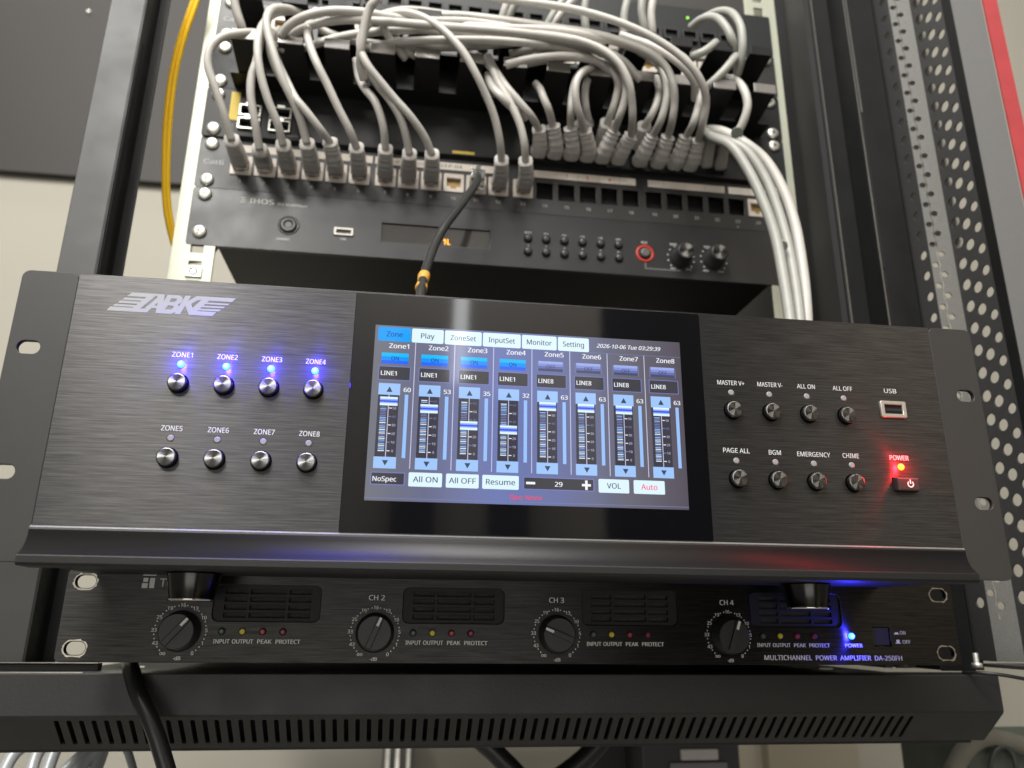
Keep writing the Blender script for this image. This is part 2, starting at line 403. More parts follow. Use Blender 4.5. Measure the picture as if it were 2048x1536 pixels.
join_print('printed_lettering',[('IHOS',-190.2,29.5,4.2,18,0),('IPA MultiPlayer',-167,28.3,2.2,22.5,0),('STANDBY',-171.6,-1.0,1.6,10,0),('USB',-127,2.8,1.5,4.4,0),
  ('MODE',16.8,20.3,1.5,5.5,0),('P1',31.4,20.2,1.4,3,0),('F2',46.2,20.2,1.4,3,0),('+10',61,20.2,1.4,3.6,0),('>II',76,20.2,1.4,3.6,0),('REP',90.9,20.2,1.4,4,0),
  ('1',16.8,9.1,1.4,1,0),('2',31.4,9.1,1.4,1.3,0),('3',46.2,9.1,1.4,1.3,0),('4',61,9.1,1.4,1.3,0),('5',76,9.1,1.4,1.3,0),('6+',90.9,9.1,1.4,2.4,0),
  ('REC',112.8,19.2,1.8,5.5,0),('MIC',137.5,19.5,1.8,6,0),('VOL',166,19.5,1.8,6,0),('MIN',136,-2.2,1.4,4.2,0),('MAX',149,-2.2,1.4,4.6,0),('MIN',163.5,-2.2,1.4,4.2,0),('MAX',176.5,-2.2,1.4,4.6,0)],dimwhite,pl,-3.06)
boxes('printed_mark',[(-206,-202.5,-3.07,-3.04,31.4,31.9),(-205.5,-202,-3.07,-3.04,29.4,29.9),(-206,-202.5,-3.07,-3.04,27.4,27.9)],dimwhite,pl)
link('standby_button',lathe([(8,0),(8,-.3),(7.2,-.5),(6.6,-.2),(6.4,-.2),(6.2,-1.4),(5.6,-1.8),(2.8,-1.7),(2.5,-1.3)],30),mat('button_black',(.03,.03,.03),.32),pl,(-168.5,-3,10.8))
def usb_port(parent,x,z,y,w=13.4,h=5.8,m=chrome):
    u=plate('usb_port',[rrect(x-w/2,x+w/2,z-h/2,z+h/2,.5,2),rrect(x-w/2+1.5,x+w/2-1.5,z-h/2+1.3,z+h/2-1.3,.2,1)],1.8,m,parent,.35,y-1.3)
    box('port_cavity',x-w/2+.9,x+w/2-.9,y-.15,y-.02,z-h/2+.9,z+h/2-.9,void,u)
    box('port_tongue',x-w/2+1.8,x+w/2-1.8,y-.5,y-.2,z-.9,z+.6,blackm,u)
usb_port(pl,-127,8.7,-3,14.4,6.2)
DOME=lathe([(3.6,0),(3.5,-1.4),(2.6,-2.6),(1.2,-3.1)],18); DOME.materials.append(MATS['button_black'])
for x in (16.8,31.4,46.2,61,76,90.9):
    for z in (14.9,3.4): link('push_button',DOME,None,pl,(x,-3,z))
link('record_ring',lathe([(7.6,0),(7.6,-.5),(5.6,-.55),(5.5,0)],30,close=False),mat('red_ring',(.42,.03,.02),.4,emit=(.5,.02,.01),es=.15),pl,(112.8,-3,9.3))
link('record_button',lathe([(4.4,0),(4.2,-2.0),(2.8,-2.8)],22),mat('grey_button',(.10,.10,.09),.35),pl,(112.8,-3,9.3))
boxes('printed_mark',[(112.4,113.2,-3.08,-3.04,-3.5,1.2),(112.4,142,-3.08,-3.04,-4.2,-3.5)],mat('grey_mark',(.18,.18,.18),.5),pl)
def small_knob(x,z):
    k=link('volume_knob',lathe([(9,0),(9,-1.2),(7.6,-2),(7.2,-13),(6.4,-14)],36),MATS['button_black'],pl,(x,-3,z))
    link('knob_cap',lathe([(6.2,-13.9),(6.0,-14.3)],28),spund,k)
    bm=bmesh.new()
    for i in range(11):
        a=math.radians(220-i*26); 
        box_into(bm,11.2*math.cos(a)-.5,11.2*math.cos(a)+.5,-.08,-.04,11.2*math.sin(a)-.5,11.2*math.sin(a)+.5)
    link('scale_dots',finish(bm),dimwhite,pl,(x,-3,z))
small_knob(143,7.6); small_knob(171,8.4)
screws(pl,[(-232.55,0),(-232.55,31.75),(232.55,0),(232.55,31.75)],-3)

pl.location.y=.003
# ------------------------------------------------------------------ patch panel (1U)
pp=thing('patch_bay','black 24 port Cat6 patch panel with numbered jacks and label strips','patch panel')
ppm=mat('patch_face',(.019,.019,.018),.42,rvar=.06)
PZ=38.1; portx=[g+i*18.05 for g in (-208.6,-98,12.4,122.6) for i in range(6)]
holes=[[(x-7,66.8),(x+7,66.8),(x+7,51.2),(x-7,51.2)] for x in portx]
plate('front_panel',[rrect(-241.3,241.3,PZ,PZ+44,2,3)]+[slotpts(s_*232.55,PZ+6.35+dz,10,7) for s_ in(-1,1) for dz in (0,31.75)]+holes,2.4,ppm,pp,.25,-2.4)
box('rear_tray',-219,219,8,60,PZ+2,PZ+42,void,pp)
JH=plate_mesh([rrect(-7.9,7.9,-8,8,.5,2),[(-5.9,4.6),(5.9,4.6),(5.9,-3.6),(2.6,-3.6),(2.6,-5.6),(-2.6,-5.6),(-2.6,-3.6),(-5.9,-3.6)]],4.4,.2,-2.2); JH.materials.clear(); JH.materials.append(jackm)
bm=bmesh.new(); box_into(bm,-6.2,6.2,1.6,2.1,-6,5); JB=finish(bm); JB.materials.append(mat('jack_contacts',(.30,.20,.08),.4,.5,noise=.5,nscale=900))
for i,x in enumerate(portx):
    if i<13 or i==23:
        j=link('jack',JH,None,pp,(x,-1.2,59.2)); link('jack_contacts',JB,None,j)
strips=[(-217,-109),(-107,-3),(21.6,107.4),(118,185),(188.5,222)]
for a,b in strips: box('label_strip',a,b,-2.75,-2.4,71.2,77.6,stripm,pp)
boxes('strip_divider',[(x,x+.25,-2.82,-2.76,71.4,77.4) for x in (40,58,76,93.5,131.5,149.5,167.5,206)],mat('faint_line',(.42,.36,.32),.6),pp)
join_print('port_numbers',[(str(i+1),x,45.6,2.7,None,0) for i,x in enumerate(portx)],mat('faded_print',(.36,.36,.35),.5),pp,-2.46)
join_print('label_text',[('P-01',portx[6]+7.5,74.4,3.0,9,0),('P-02',portx[7]+7.5,74.4,3.0,9,0),('P-03',portx[8]+7.5,74.4,3.0,9,0),('P-04',portx[9]+1,74.4,3.0,11,0)],mat('label_ink',(.16,.14,.13),.6),pp,-2.84)
join_print('handwritten_numbers',[('1',48.8,74.3,3.6,None,0),('3',66,74.3,3.6,None,.1),('4',85,74.3,3.6,None,-.1)],mat('red_ink',(.62,.06,.05),.6),pp,-2.84)
join_print('printed_lettering',[('Cat6',-229.5,60.6,4.0,15,0),('HYPERLINE',211,38.1+2.6,1.9,28,0)][:1],mat('grey_ink',(.30,.30,.30),.5),pp,-2.46)
join_print('printed_lettering',[('>',194.5,40.4,2.2,None,0)],dimwhite,pp,-2.46)
screws(pp,[(-232.55,44.45),(-232.55,76.2),(232.55,44.45),(232.55,76.2)],-2.4)

pp.location.y=.0024
# ------------------------------------------------------------------ network switch (1U)
sw=thing('network_switch','black network switch above the patch panel, its right ports full of grey plugs','switch')
SZ=82.55
swm=mat('switch_face',(.013,.014,.014),.5,spec=.35,noise=.25,nscale=15)
SWX=[23.5,36.7,50.6,63.9,76.6,90.3,108.8,124,138.5,151.5]
FEET=((-158,0),(153.6,0))
sfp=[[(x-7.5,99.6),(x+7.5,99.6),(x+7.5,91),(x-7.5,91)] for x in (-206.5,-183)]+[[(x-7.5,111.6),(x+7.5,111.6),(x+7.5,103),(x-7.5,103)] for x in (-206.5,-183)]
swp=SWX+[SWX[-1]+13.2,SWX[-1]+27]
ports=[[(x-6,110),(x+6,110),(x+6,100),(x-6,100)] for x in swp]+[[(x-6,97),(x+6,97),(x+6,87),(x-6,87)] for x in swp]
plate('front_panel',[rrect(-241.3,241.3,SZ,SZ+44,2,3)]+[slotpts(s_*232.55,SZ+6.35+dz,10,7) for s_ in(-1,1) for dz in (0,31.75)]+sfp+ports,2,swm,sw,.2,-2)
box('chassis',-219,219,9,300,SZ+1,SZ+43,void,sw)
cage=mat('port_cage',(.50,.49,.44),.35,.8)
for x in (-206.5,-183):
    for z in (95.3,107.3):
        plate('fibre_cage',[[(x-8.2,z+5),(x+8.2,z+5),(x+8.2,z-5),(x-8.2,z-5)],[(x-7.2,z+4),(x+7.2,z+4),(x+7.2,z-4),(x-7.2,z-4)]],5,cage,sw,.15,-4.4)
        box('cage_latch',x-3,x+3,-5.2,-4.5,z+3.4,z+6.6,steel,sw)
box('yellow_label',-222.5,-215.5,-2.5,-2.05,98,124,yl,sw,bev=.2)
join_print('printed_lettering',[('SFP+',-219,91,1.8,7,math.pi/2),('LINK ACT',-172,88.4,1.3,10,0)],mat('switch_ink',(.3,.3,.29),.5),sw,-2.06)
box('warning_sticker',-46,-28,-2.4,-2.05,84.4,88.0,yl,sw)
boxes('lower_lip',[(-219,219,-4.5,-2.2,SZ+.3,SZ+1.6)],black,sw)
gl=mat('green_light',(.05,.3,.02),.4,emit=(.35,1,.05),es=1.3)
for px,py in ((1188,279),):
    q=at(px,py,-4); link('link_light',lathe([(1.0,0),(.6,-1)],12),gl,sw,q)
screws(sw,[(-232.55,88.9),(-232.55,120.65),(232.55,88.9),(232.55,120.65)],-2)

# ------------------------------------------------------------------ cable manager with finger plates
cm=thing('cable_manager','black horizontal cable manager with wide projecting fingers above the switch','cable manager')
CZ=127
plate('back_plate',[rrect(-241.3,241.3,CZ,CZ+44,2,3)]+[slotpts(s_*232.55,CZ+6.35+dz,10,7) for s_ in(-1,1) for dz in (0,31.75)],2,black,cm,.2,-2)
lipm=mat('highlit_lip',(.35,.33,.31),.25,.6)  # paler than the fingers: overhead highlight painted onto the lower lips
for zz in (129.5,166):
    for k in range(13):
        x0=-214+k*33.75
        bm=bmesh.new()
        vs=[(x0-1,-8,zz-.6),(x0+20,-8,zz-.6),(x0+18.6,-55,zz+2.2),(x0,-55,zz+2.2)]
        vt=[(a,b,c+1.4) for a,b,c in vs]
        V=[bm.verts.new(Vector(q)*S) for q in vs+vt]
        for f in ((0,1,2,3),(7,6,5,4),(0,4,5,1),(1,5,6,2),(2,6,7,3),(3,7,4,0)): bm.faces.new([V[i] for i in f])
        bmesh.ops.recalc_face_normals(bm,faces=bm.faces)
        fg=link('finger',finish(bm),black,cm)
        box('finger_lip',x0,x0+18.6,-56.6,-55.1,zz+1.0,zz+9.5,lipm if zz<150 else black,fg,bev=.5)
    box('finger_base',-221,221,-20,-2.2,zz-.9,zz+1.1,black,cm)
screws(cm,[(-232.55,133.35),(-232.55,165.1),(232.55,133.35),(232.55,165.1)],-2)

# ------------------------------------------------------------------ upper patch panel and a dark unit above it
up=thing('patch_bay','upper black patch panel seen at the top edge of the photo behind the cable arcs','patch panel')
UZ=171.6
plate('front_panel',[rrect(-241.3,241.3,UZ,UZ+44,2,3)]+[slotpts(s_*232.55,UZ+6.35+dz,10,7) for s_ in(-1,1) for dz in (0,31.75)]+[[(x-7,UZ+28.5),(x+7,UZ+28.5),(x+7,UZ+13),(x-7,UZ+13)] for x in portx],2.4,ppm,up,.2,-2.4)
box('rear_tray',-219,219,8,60,UZ+1,UZ+43,void,up)
for i,x in enumerate(portx):
    if i in (0,1,4,14,15,17,18,20,21): 
        j=link('jack',JH,None,up,(x,-1.2,UZ+21)); link('jack_contacts',JB,None,j)
for g in range(4): box('label_strip',portx[g*6]-8,portx[g*6+5]+8,-2.75,-2.4,UZ+33.2,UZ+39.2,mat('dim_paper',(.3,.28,.25),.7),up)
join_print('printed_lettering',[('Cat6',-229.5,UZ+22,4.0,15,0)],MATS['grey_ink'],up,-2.46)
screws(up,[(-232.55,177.8),(-232.55,209.55),(232.55,177.8),(232.55,209.55)],-2.4)
un=thing('network_switch','dark upper switch at the very top right with one green light','switch')
plate('front_panel',[rrect(-241.3,241.3,216.2,260,2,3)],2,swm,un,.2,-2)
for k in range(24):
    x=-205+k*17.2+(k//6)*2
    plate('port_frame',[[(x-7,232),(x+7,232),(x+7,221),(x-7,221)],[(x-5.6,230.8),(x+5.6,230.8),(x+5.6,222.4),(x-5.6,222.4)]],3,blackm,un,.1,-5.2)
link('link_light',lathe([(1.3,0),(.8,-1)],12),gl,un,at(1375,36,-30))

# ------------------------------------------------------------------ patch cables
def boot_rad(w0,h0,w1,h1,ribs):
    def f(t):
        w=w0+(w1-w0)*min(1,t*1.15); h=h0+(h1-h0)*min(1,t*1.15)
        if t>.93: w,h=w1+.9,h1+.9
        elif ribs and .30<t<.88: 
            k=.5 if int(t*40)%2 else 0
            w+=k; h+=k
        return (w,h)
    return f
def cable_thing(label,jack,boot_px,pts,boot_len_y=-36,r=2.95,cm_=None,group='grey patch cables in the rack',ribs=True,bm_=None,clear=True,name='patch_cable'):
    """jack=(x,y,z) mm; boot_px=(px,py) of the boot's end; pts=[(px,py,Y)...]"""
    t=thing(name,label,'cable',jack,group)
    J=Vector(jack); E=at(boot_px[0],boot_px[1],boot_len_y)
    path=catmull([J+Vector((0,-7,-.3)),J+Vector((0,-16,-.2)),(J+Vector((0,-18,0)))*.35+E*.65,E],9)
    def L(me,n,m): 
        o=link(n,me,m,t)
        for v in me.vertices: v.co-=J*S
        return o
    if clear:
        bm=bmesh.new(); box_into(bm,J.x-5.6,J.x+5.6,J.y-8,J.y+1,J.z-4.6,J.z+3.6,.4); L(finish(bm),'plug',plugm)
    L(sweep(path,boot_rad(6.6,5.6,4.7,4.7,ribs),12,.35),'boot',bm_ or bootm)
    cp=[E-(E-path[-4])*.2]+[at(*p) for p in pts]
    L(sweep(catmull(cp,9),r,12),'jacket',cm_ or cablem)
    return t
PCD=[ # port, boot end, path, where it goes
 (0,(463,280),[(449,232,-46),(430,175,-55),(416,130,-60),(421,97,-62),(445,74,-62),(482,66,-58),(520,67,-50),(560,84,-42)],'grey patch cable in port 1 bowing left past the rail screws'),
 (1,(519,300),[(511,250,-46),(502,195,-54),(503,155,-58),(513,122,-60),(520,85,-55),(530,55,-45)],'grey patch cable in port 2 hanging straight behind its neighbour'),
 (2,(566,290),[(556,250,-46),(538,205,-54),(524,160,-60),(516,115,-64),(517,75,-64),(529,45,-60),(552,26,-55),(590,24,-48),(625,45,-40)],'grey patch cable in port 3 climbing left to the high loop'),
 (3,(614,287),[(601,240,-46),(585,200,-54),(566,160,-60),(550,115,-64),(537,70,-66),(533,38,-66),(546,18,-62),(575,17,-55),(612,30,-46)],'grey patch cable in port 4 looping tightly over the first fingers'),
 (4,(660,284),[(640,258,-46),(612,222,-53),(590,195,-55),(572,160,-52),(556,125,-48),(548,90,-44),(560,58,-42)],'grey patch cable in port 5 slanting left behind its neighbour'),
 (5,(713,295),[(700,262,-46),(676,215,-54),(655,170,-60),(636,132,-64),(622,98,-64),(615,68,-62),(620,42,-58),(632,22,-50)],'grey patch cable in port 6 with a slight kink beside its finger'),
 (6,(771,298),[(768,262,-46),(760,228,-52),(748,200,-54),(730,178,-52),(718,155,-48),(712,120,-44)],'grey patch cable in port 7, short run behind the looping pair'),
 (7,(819,308),[(811,268,-46),(800,235,-53),(783,205,-58),(762,178,-60),(745,155,-60),(728,128,-56),(722,95,-48)],'grey patch cable in port 8 joining its neighbour on the left'),
 (8,(864,308),[(848,272,-46),(820,232,-56),(788,196,-62),(758,160,-68),(735,130,-72),(721,98,-73),(724,68,-72),(740,46,-68),(770,28,-60),(820,20,-52),(900,30,-45)],'grey patch cable in port 9 making the long S curve'),
 (11,(1003,320),[(1000,285,-48),(990,238,-58),(974,195,-66),(952,148,-74),(925,102,-78),(888,62,-78),(848,36,-76),(806,25,-72),(774,34,-66),(768,56,-58),(790,92,-50),(812,118,-42)],'grey patch cable in port 12 rising into the big round arch'),
 (12,(1051,322),[(1049,290,-46),(1040,250,-52),(1020,205,-56),(998,168,-56),(985,140,-52),(962,116,-46),(930,98,-40)],'grey patch cable in port 13, last plug before the empty ports'),
]
for port,be,pts,lab in PCD:
    cable_thing(lab,(portx[port],-1.2,59.2),be,pts)
# black cable with a yellow tape band, port 11
bc=thing('black_patch_cable','black round cable with yellow tape band, plugged into port 11','cable',(portx[10],-1.2,59.2))
J=Vector((portx[10],-1.2,59.2))
def rel(me,n,m,par):
    for v in me.vertices: v.co-=par.location
    return link(n,me,m,par)
bm=bmesh.new(); box_into(bm,J.x-5.7,J.x+5.7,J.y-17,J.y+1,J.z-4.6,J.z+3.6,.5); rel(finish(bm),'clear_plug',mat('clear_plastic',(.75,.77,.75),.08,trans=.75),bc)
bm=bmesh.new(); box_into(bm,J.x-2,J.x+2,J.y-20,J.y-2,J.z+4,J.z+5.2,.3); rel(finish(bm),'latch',MATS['clear_plastic'],bc)
pts=[J+Vector((0,-14,-.4))]+[at(*q) for q in ((955,362,-36),(938,388,-50),(916,418,-62),(893,448,-72),(873,482,-80),(858,520,-92),(846,560,-110),(840,600,-128),(836,660,-150))]
jk=rel(sweep(catmull(pts,9),3.0,14),'jacket',mat('black_jacket',(.035,.036,.035),.28),bc)
q=[at(849,549,-106),at(845,565,-111),at(842,580,-117)]
rel(sweep(catmull(q,5),lambda t:3.5+.35*math.sin(t*9),14),'tape_band',mat('yellow_tape',(.62,.33,.05),.55,noise=.3,nscale=500),bc)
# plugs of the switch
SW=[ # jack x index, row z, boot end, path, label
 (0,105,(1078,258),[(1062,232,-50),(1035,200,-56),(1010,170,-56),(990,140,-50),(975,112,-44)],'first grey plug from the left in the switch, cable slanting up left'),
 (1,105,(1106,252),[(1098,222,-48),(1088,198,-52),(1080,178,-50),(1072,168,-40)],'second grey plug of the switch, short cable vanishing into the finger gap'),
 (2,105,(1141,256),[(1142,225,-48),(1144,195,-52),(1150,165,-54),(1162,146,-52),(1178,138,-44)],'ribbed grey plug standing upright in the switch, third from the left'),
 (3,105,(1170,262),[(1160,232,-50),(1152,200,-58),(1152,170,-62),(1162,148,-62),(1182,136,-56),(1200,140,-46)],'smooth grey plug of the switch, inner cable of the small upright loop'),
 (4,105,(1228,262),[(1238,235,-52),(1248,205,-60),(1252,172,-66),(1243,138,-68),(1222,112,-68),(1188,96,-66),(1140,92,-62),(1080,96,-56),(1020,108,-46)],'slanted grey plug below the small D loop, cable running far left'),
 (5,105,(1262,272),[(1265,240,-54),(1264,205,-64),(1258,168,-72),(1240,130,-76),(1208,102,-76),(1160,82,-74),(1090,70,-70),(1010,68,-64),(930,74,-56),(860,70,-48)],'grey plug with its cable in the widest low arch'),
 (6,105,(1305,272),[(1320,245,-52),(1330,212,-60),(1334,180,-64),(1328,148,-64),(1308,122,-60),(1280,104,-52)],'slanted grey plug right of the dark gap, cable behind its neighbour'),
 (7,105,(1336,274),[(1344,242,-54),(1349,205,-64),(1346,168,-72),(1330,132,-76),(1296,104,-78),(1248,84,-76),(1180,66,-72),(1090,52,-66),(990,38,-60),(900,30,-52),(830,40,-45)],'grey plug feeding the long arch over the right fingers'),
 (8,105,(1372,274),[(1386,248,-52),(1396,215,-58),(1400,182,-60),(1392,150,-58),(1370,118,-52),(1340,98,-46)],'ribbed slanted grey plug, next to last in the switch'),
 (9,105,(1396,282),[(1405,248,-56),(1412,208,-68),(1406,172,-78),(1385,136,-84),(1348,102,-86),(1296,70,-86),(1236,44,-84),(1170,24,-80),(1100,10,-76),(1020,0,-70),(950,-12,-64)],'last grey plug of the switch, cable in the topmost long arch'),
 (2,92,(1178,240),[(1172,215,-44),(1170,185,-48),(1176,158,-48),(1190,142,-42)],'hidden grey plug behind the small upright loop'),
 (4,92,(1214,246),[(1224,222,-46),(1232,196,-52),(1236,170,-56),(1228,146,-58),(1206,126,-58),(1165,116,-56),(1110,118,-52),(1050,128,-44)],'grey plug with the innermost loop ending in a bright tip'),
 (6,92,(1288,252),[(1302,232,-46),(1314,205,-50),(1318,178,-50),(1312,155,-46)],'half hidden grey plug behind the slanted one right of the gap'),
]
for ix,z,be,pts,lab in SW:
    cable_thing(lab,(swp[ix],-2,88.9 if z>100 else 104),be,pts,boot_len_y=-34,r=2.95,ribs=True,group='grey plugs of the network switch',clear=False)
# small grey plugs at the right end of the switch
for k,(px,py,lab) in enumerate(((1412,318,'grey plug with cable gone behind the white bundle, beside a dark port'),(1440,322,'grey plug half hidden by the white cable bundle'))):
    J=at(px,py+12,-4); t=thing('network_plug',lab,'plug',J,'grey plugs of the network switch')
    E=at(px+10,py-40,-30)
    me=sweep(catmull([J,(J+E)*.5,E],6),boot_rad(5.4,4.6,4.2,4,False),12,.35)
    for v in me.vertices: v.co-=Vector(J)*S
    link('boot',me,bootm,t)
# free runs of cable
def run(label,pts,r,m,name='cable',group=None,n=12):
    P=[at(*p) for p in pts]; me=sweep(catmull(P,9),r,n); o=link(name,me,m)
    return tag(o,label,'cable',group)
run('thick white cable, innermost of the three falling at the right',[(1405,262,-30),(1425,275,-50),(1462,292,-64),(1496,340,-70),(1525,400,-74),(1550,470,-78),(1566,550,-84),(1580,640,-92),(1586,720,-100)],3.9,cablew,group='three white cables falling at the right')
run('thick white cable, middle one of the three falling at the right',[(1410,270,-28),(1450,282,-48),(1490,300,-58),(1528,352,-62),(1556,420,-66),(1578,500,-72),(1592,580,-80),(1600,650,-88),(1604,720,-96)],3.9,cablew,group='three white cables falling at the right')
run('thick greyish cable, outermost of the three falling at the right',[(1408,260,-20),(1440,262,-36),(1482,282,-48),(1530,320,-52),(1566,380,-56),(1590,450,-60),(1604,530,-66),(1612,610,-74),(1616,720,-86)],4.1,cablem,group='three white cables falling at the right')
run('grey cable bowing between the fingers at the far right',[(1448,155,-30),(1470,160,-46),(1488,180,-56),(1495,212,-56),(1486,245,-50),(1472,270,-42)],3.3,cablem)
run('bright cable loop hanging over the upper right fingers, outer one',[(1410,35,-30),(1436,24,-44),(1462,26,-54),(1480,50,-60),(1485,85,-60),(1482,120,-54),(1474,150,-44)],3.5,cablew)
run('bright cable loop hanging over the upper right fingers, inner one',[(1382,55,-26),(1405,38,-40),(1432,36,-52),(1452,55,-58),(1464,80,-58),(1472,112,-48)],3.5,cablew)
run('short bright cable slanting between two right fingers',[(1392,178,-30),(1410,176,-48),(1440,150,-58),(1462,125,-60),(1472,112,-52)],3.3,cablew)
run('bright cable stub slanting up from the upper right fingers',[(1380,120,-40),(1388,112,-52),(1410,102,-58),(1432,85,-54)],3.3,cablew)
for k,(a,b,lab) in enumerate((((1002,45),(1040,-30),'white cable rising at the top, leftmost of the upper bunch'),((1012,48),(1058,-30),'white cable rising at the top just right of the leftmost'),
   ((1092,58),(1150,-25),'white cable rising through the upper fingers near the middle'),((1100,60),(1168,-20),'second white cable rising through the upper fingers near the middle'),
   ((1172,70),(1178,-30),'dim cable rising behind the topmost arch'),((1248,80),(1262,-25),'white cable rising upright left of the upper pair'),
   ((1305,72),(1312,-25),'broad white cable rising upright in the upper pair'),((1290,68),(1288,-25),'thinner white cable rising beside the upper pair'))):
    mx=((a[0]+b[0])/2-6,(a[1]+b[1])/2)
    run(lab,[(a[0]-8,a[1]+26,-26),(a[0],a[1],-44),(mx[0],mx[1],-52),(b[0],b[1],-56)],3.3,cablew if k%3 else cablem,group='cables rising out of the photo at the top')
run('grey cable coming down at the upper left corner of the rack',[(466,-30,-60),(470,10,-56),(482,50,-50),(492,80,-40)],3.3,cablem)
run('grey cable descending steeply in front of the big arch',[(770,-30,-92),(752,0,-90),(738,20,-86),(728,60,-80),(722,100,-74),(721,130,-66),(728,160,-58)],3.2,cablem)
run('grey cable arching from the first fingers to the middle',[(562,72,-56),(580,50,-64),(612,32,-70),(660,22,-72),(720,24,-72),(790,36,-70),(860,42,-66),(940,44,-62),(1040,58,-60),(1130,70,-60),(1210,92,-62)],3.2,cablem)
run('grey cable crossing low behind the arches',[(640,60,-40),(700,80,-42),(790,92,-46),(880,95,-50),(960,92,-52),(1060,84,-54),(1130,96,-52)],3.1,cablem)
run('short grey cable dipping behind the middle fingers',[(780,48,-44),(795,80,-46),(820,106,-44),(850,118,-34)],3.1,cablem)
run('grey cable hanging loosely in the finger gap beside the small plugs',[(975,150,-44),(985,175,-54),(1004,195,-58),(1030,220,-52),(1050,236,-40)],3.1,cablem)
for lab,pts in (('grey cable sweeping wide over the middle fingers, upper of the bundle',[(560,100,-46),(600,60,-58),(680,40,-66),(780,44,-72),(900,54,-76),(1040,66,-76),(1160,84,-72),(1240,118,-66),(1280,160,-56)]),
   ('grey cable sweeping wide over the middle fingers, lower of the bundle',[(735,96,-44),(800,84,-56),(900,80,-64),(1000,82,-66),(1100,92,-64),(1180,112,-58),(1222,150,-48)]),
   ('grey cable stretched flat between the upper and lower finger rows',[(600,98,-42),(700,70,-50),(820,60,-58),(960,64,-66),(1090,76,-68),(1200,104,-66),(1252,150,-60),(1262,200,-50)]),
   ('grey cable running level behind the big arch to the right fingers',[(760,60,-50),(880,50,-58),(1000,56,-66),(1120,62,-70),(1240,86,-72),(1320,124,-66),(1346,168,-58)]),
   ('pale cable with a bright end lying across the middle fingers',[(1012,130,-60),(1060,118,-66),(1130,112,-66),(1190,122,-62),(1226,150,-54)]),
   ('short grey cable dropping into the first wide finger gap',[(545,60,-58),(540,95,-56),(552,135,-50),(570,170,-42)]),
   ('grey cable crossing behind the topmost long arch',[(1240,70,-60),(1310,95,-68),(1360,128,-72),(1388,165,-66),(1390,200,-54)])):
    run(lab,pts,3.1,cablem,group='loose cable runs over the finger plates')
# ties on the white bundle
for px,py,lab in ((1474,266,'thin dark tie round the upper white cable'),(1562,492,'pale tie between two of the white cables')):
    q=at(px,py,-52 if py<400 else -78); o=link('cable_tie',lathe([(4.5,-1),(4.7,-.5),(4.7,.5),(4.5,1)],18),mat('tie',(.15,.17,.15),.5) if py<400 else cablew,None,q)
    o.rotation_euler=(1.2,.6,.5); tag(o,lab,'cable tie')
# yellow fibre
fy=thing('fibre_cable','double yellow fibre cable hanging in a long bow beside the left rail','cable')
for dx in (-4.5,4.5):
    P=[at(x+dx*(.75 if y>300 else 1),y,Y) for x,y,Y in ((402,-30,-20),(384,20,-16),(362,85,-10),(345,160,-4),(335,250,2),(332,340,8),(334,410,14),(345,470,20),(362,515,26),(395,520,34),(425,500,40),(440,470,46))]
    link('strand',sweep(catmull(P,9),2.0,10),yellow,fy)

# ------------------------------------------------------------------ power amplifier (1U) on the base
TX,TY,TZ=6.539,-121.225,-291.497
amp=thing('power_amplifier','thin black four channel amplifier with four round dials and blue power light','amplifier',(TX,TY,TZ))
def hole(x,z): return slotpts(x,z,10.2,6.8)
vents=[-143.2,-47.4,48.6,144.4]
plate('front_panel',[rrect(-241.3,241.3,-6.2,37.9,2.5,4)]+[hole(s_*232.55,z) for s_ in (-1,1) for z in (0,31.75)]+[rrect(x-27,x+27,13,31.6,3.5,5) for x in vents]+[[(188.9,14),(200,14),(200,3.2),(188.9,3.2)]],3,toam,amp,.3,0)
box('chassis',-218,218,5,240,-5,37,blackm,amp)
worn=mat('worn_bare_metal',(.62,.58,.50),.35,1,noise=.4,nscale=500)
for s_ in (-1,1):
    for z in (0,31.75):
        pts=slotpts(s_*232.55,z,11.6,8.2); inner=slotpts(s_*232.55,z,10.3,6.9)
        pts=[(x+random.uniform(-.35,.35),zz+random.uniform(-.45,.35)) for x,zz in pts]
        plate('worn_hole_edge',[pts,inner],.1,worn,amp,0,-.06)
ventm=mat('vent_plastic',(.010,.010,.011),.5,spec=.3)
meshm=mat('vent_mesh',(.03,.028,.026),.6,noise=.9,nscale=900,bump=1,bscale=1500)
for x in vents:
    sl=[]
    for (a,b) in ((-21.5,-10.2),(-9,9.2),(10.4,21.8)):
        for k in range(4): sl.append(rrect(x+a,x+b,15.1+k*3.9,17.7+k*3.9,.4,2))
    v=plate('vent_grille',[rrect(x-27.3,x+27.3,12.7,31.9,3.6,5)]+sl,1.4,ventm,amp,.15,1.2)
    box('vent_mesh',x-24,x+24,4.0,4.4,13.5,31.5,meshm,v)
    bm=bmesh.new()
    for (a) in (-9.6,9.8):
        for k in range(4): box_into(bm,x+a-.5,x+a+.5,2.7,3.2,15.2+k*3.9,17.6+k*3.9)
    link('vent_post',finish(bm),mat('vent_post',(.22,.22,.22),.4),v)
kx=[-184.2,-87.9,7.8,103.9]; kang=[40,22,-68,19]
knobm=mat('knob_black',(.020,.020,.020),.38,rvar=.05)
bm=bmesh.new()
KN=lathe([(9.9,0),(9.9,-1.0),(9.2,-1.6),(8.7,-7.2),(8.1,-8.0)],40); KN.materials.append(knobm)
bm=bmesh.new(); box_into(bm,-1.5,1.5,-9.6,-7.6,-8.0,8.0,.4); KR=finish(bm); KR.materials.append(knobm)
bm=bmesh.new(); box_into(bm,-.65,.65,-9.8,-9.5,3.6,8.1); KP=finish(bm); KP.materials.append(white)
nums=['∞','43','33','25','19','16','13','10','5','1','0']
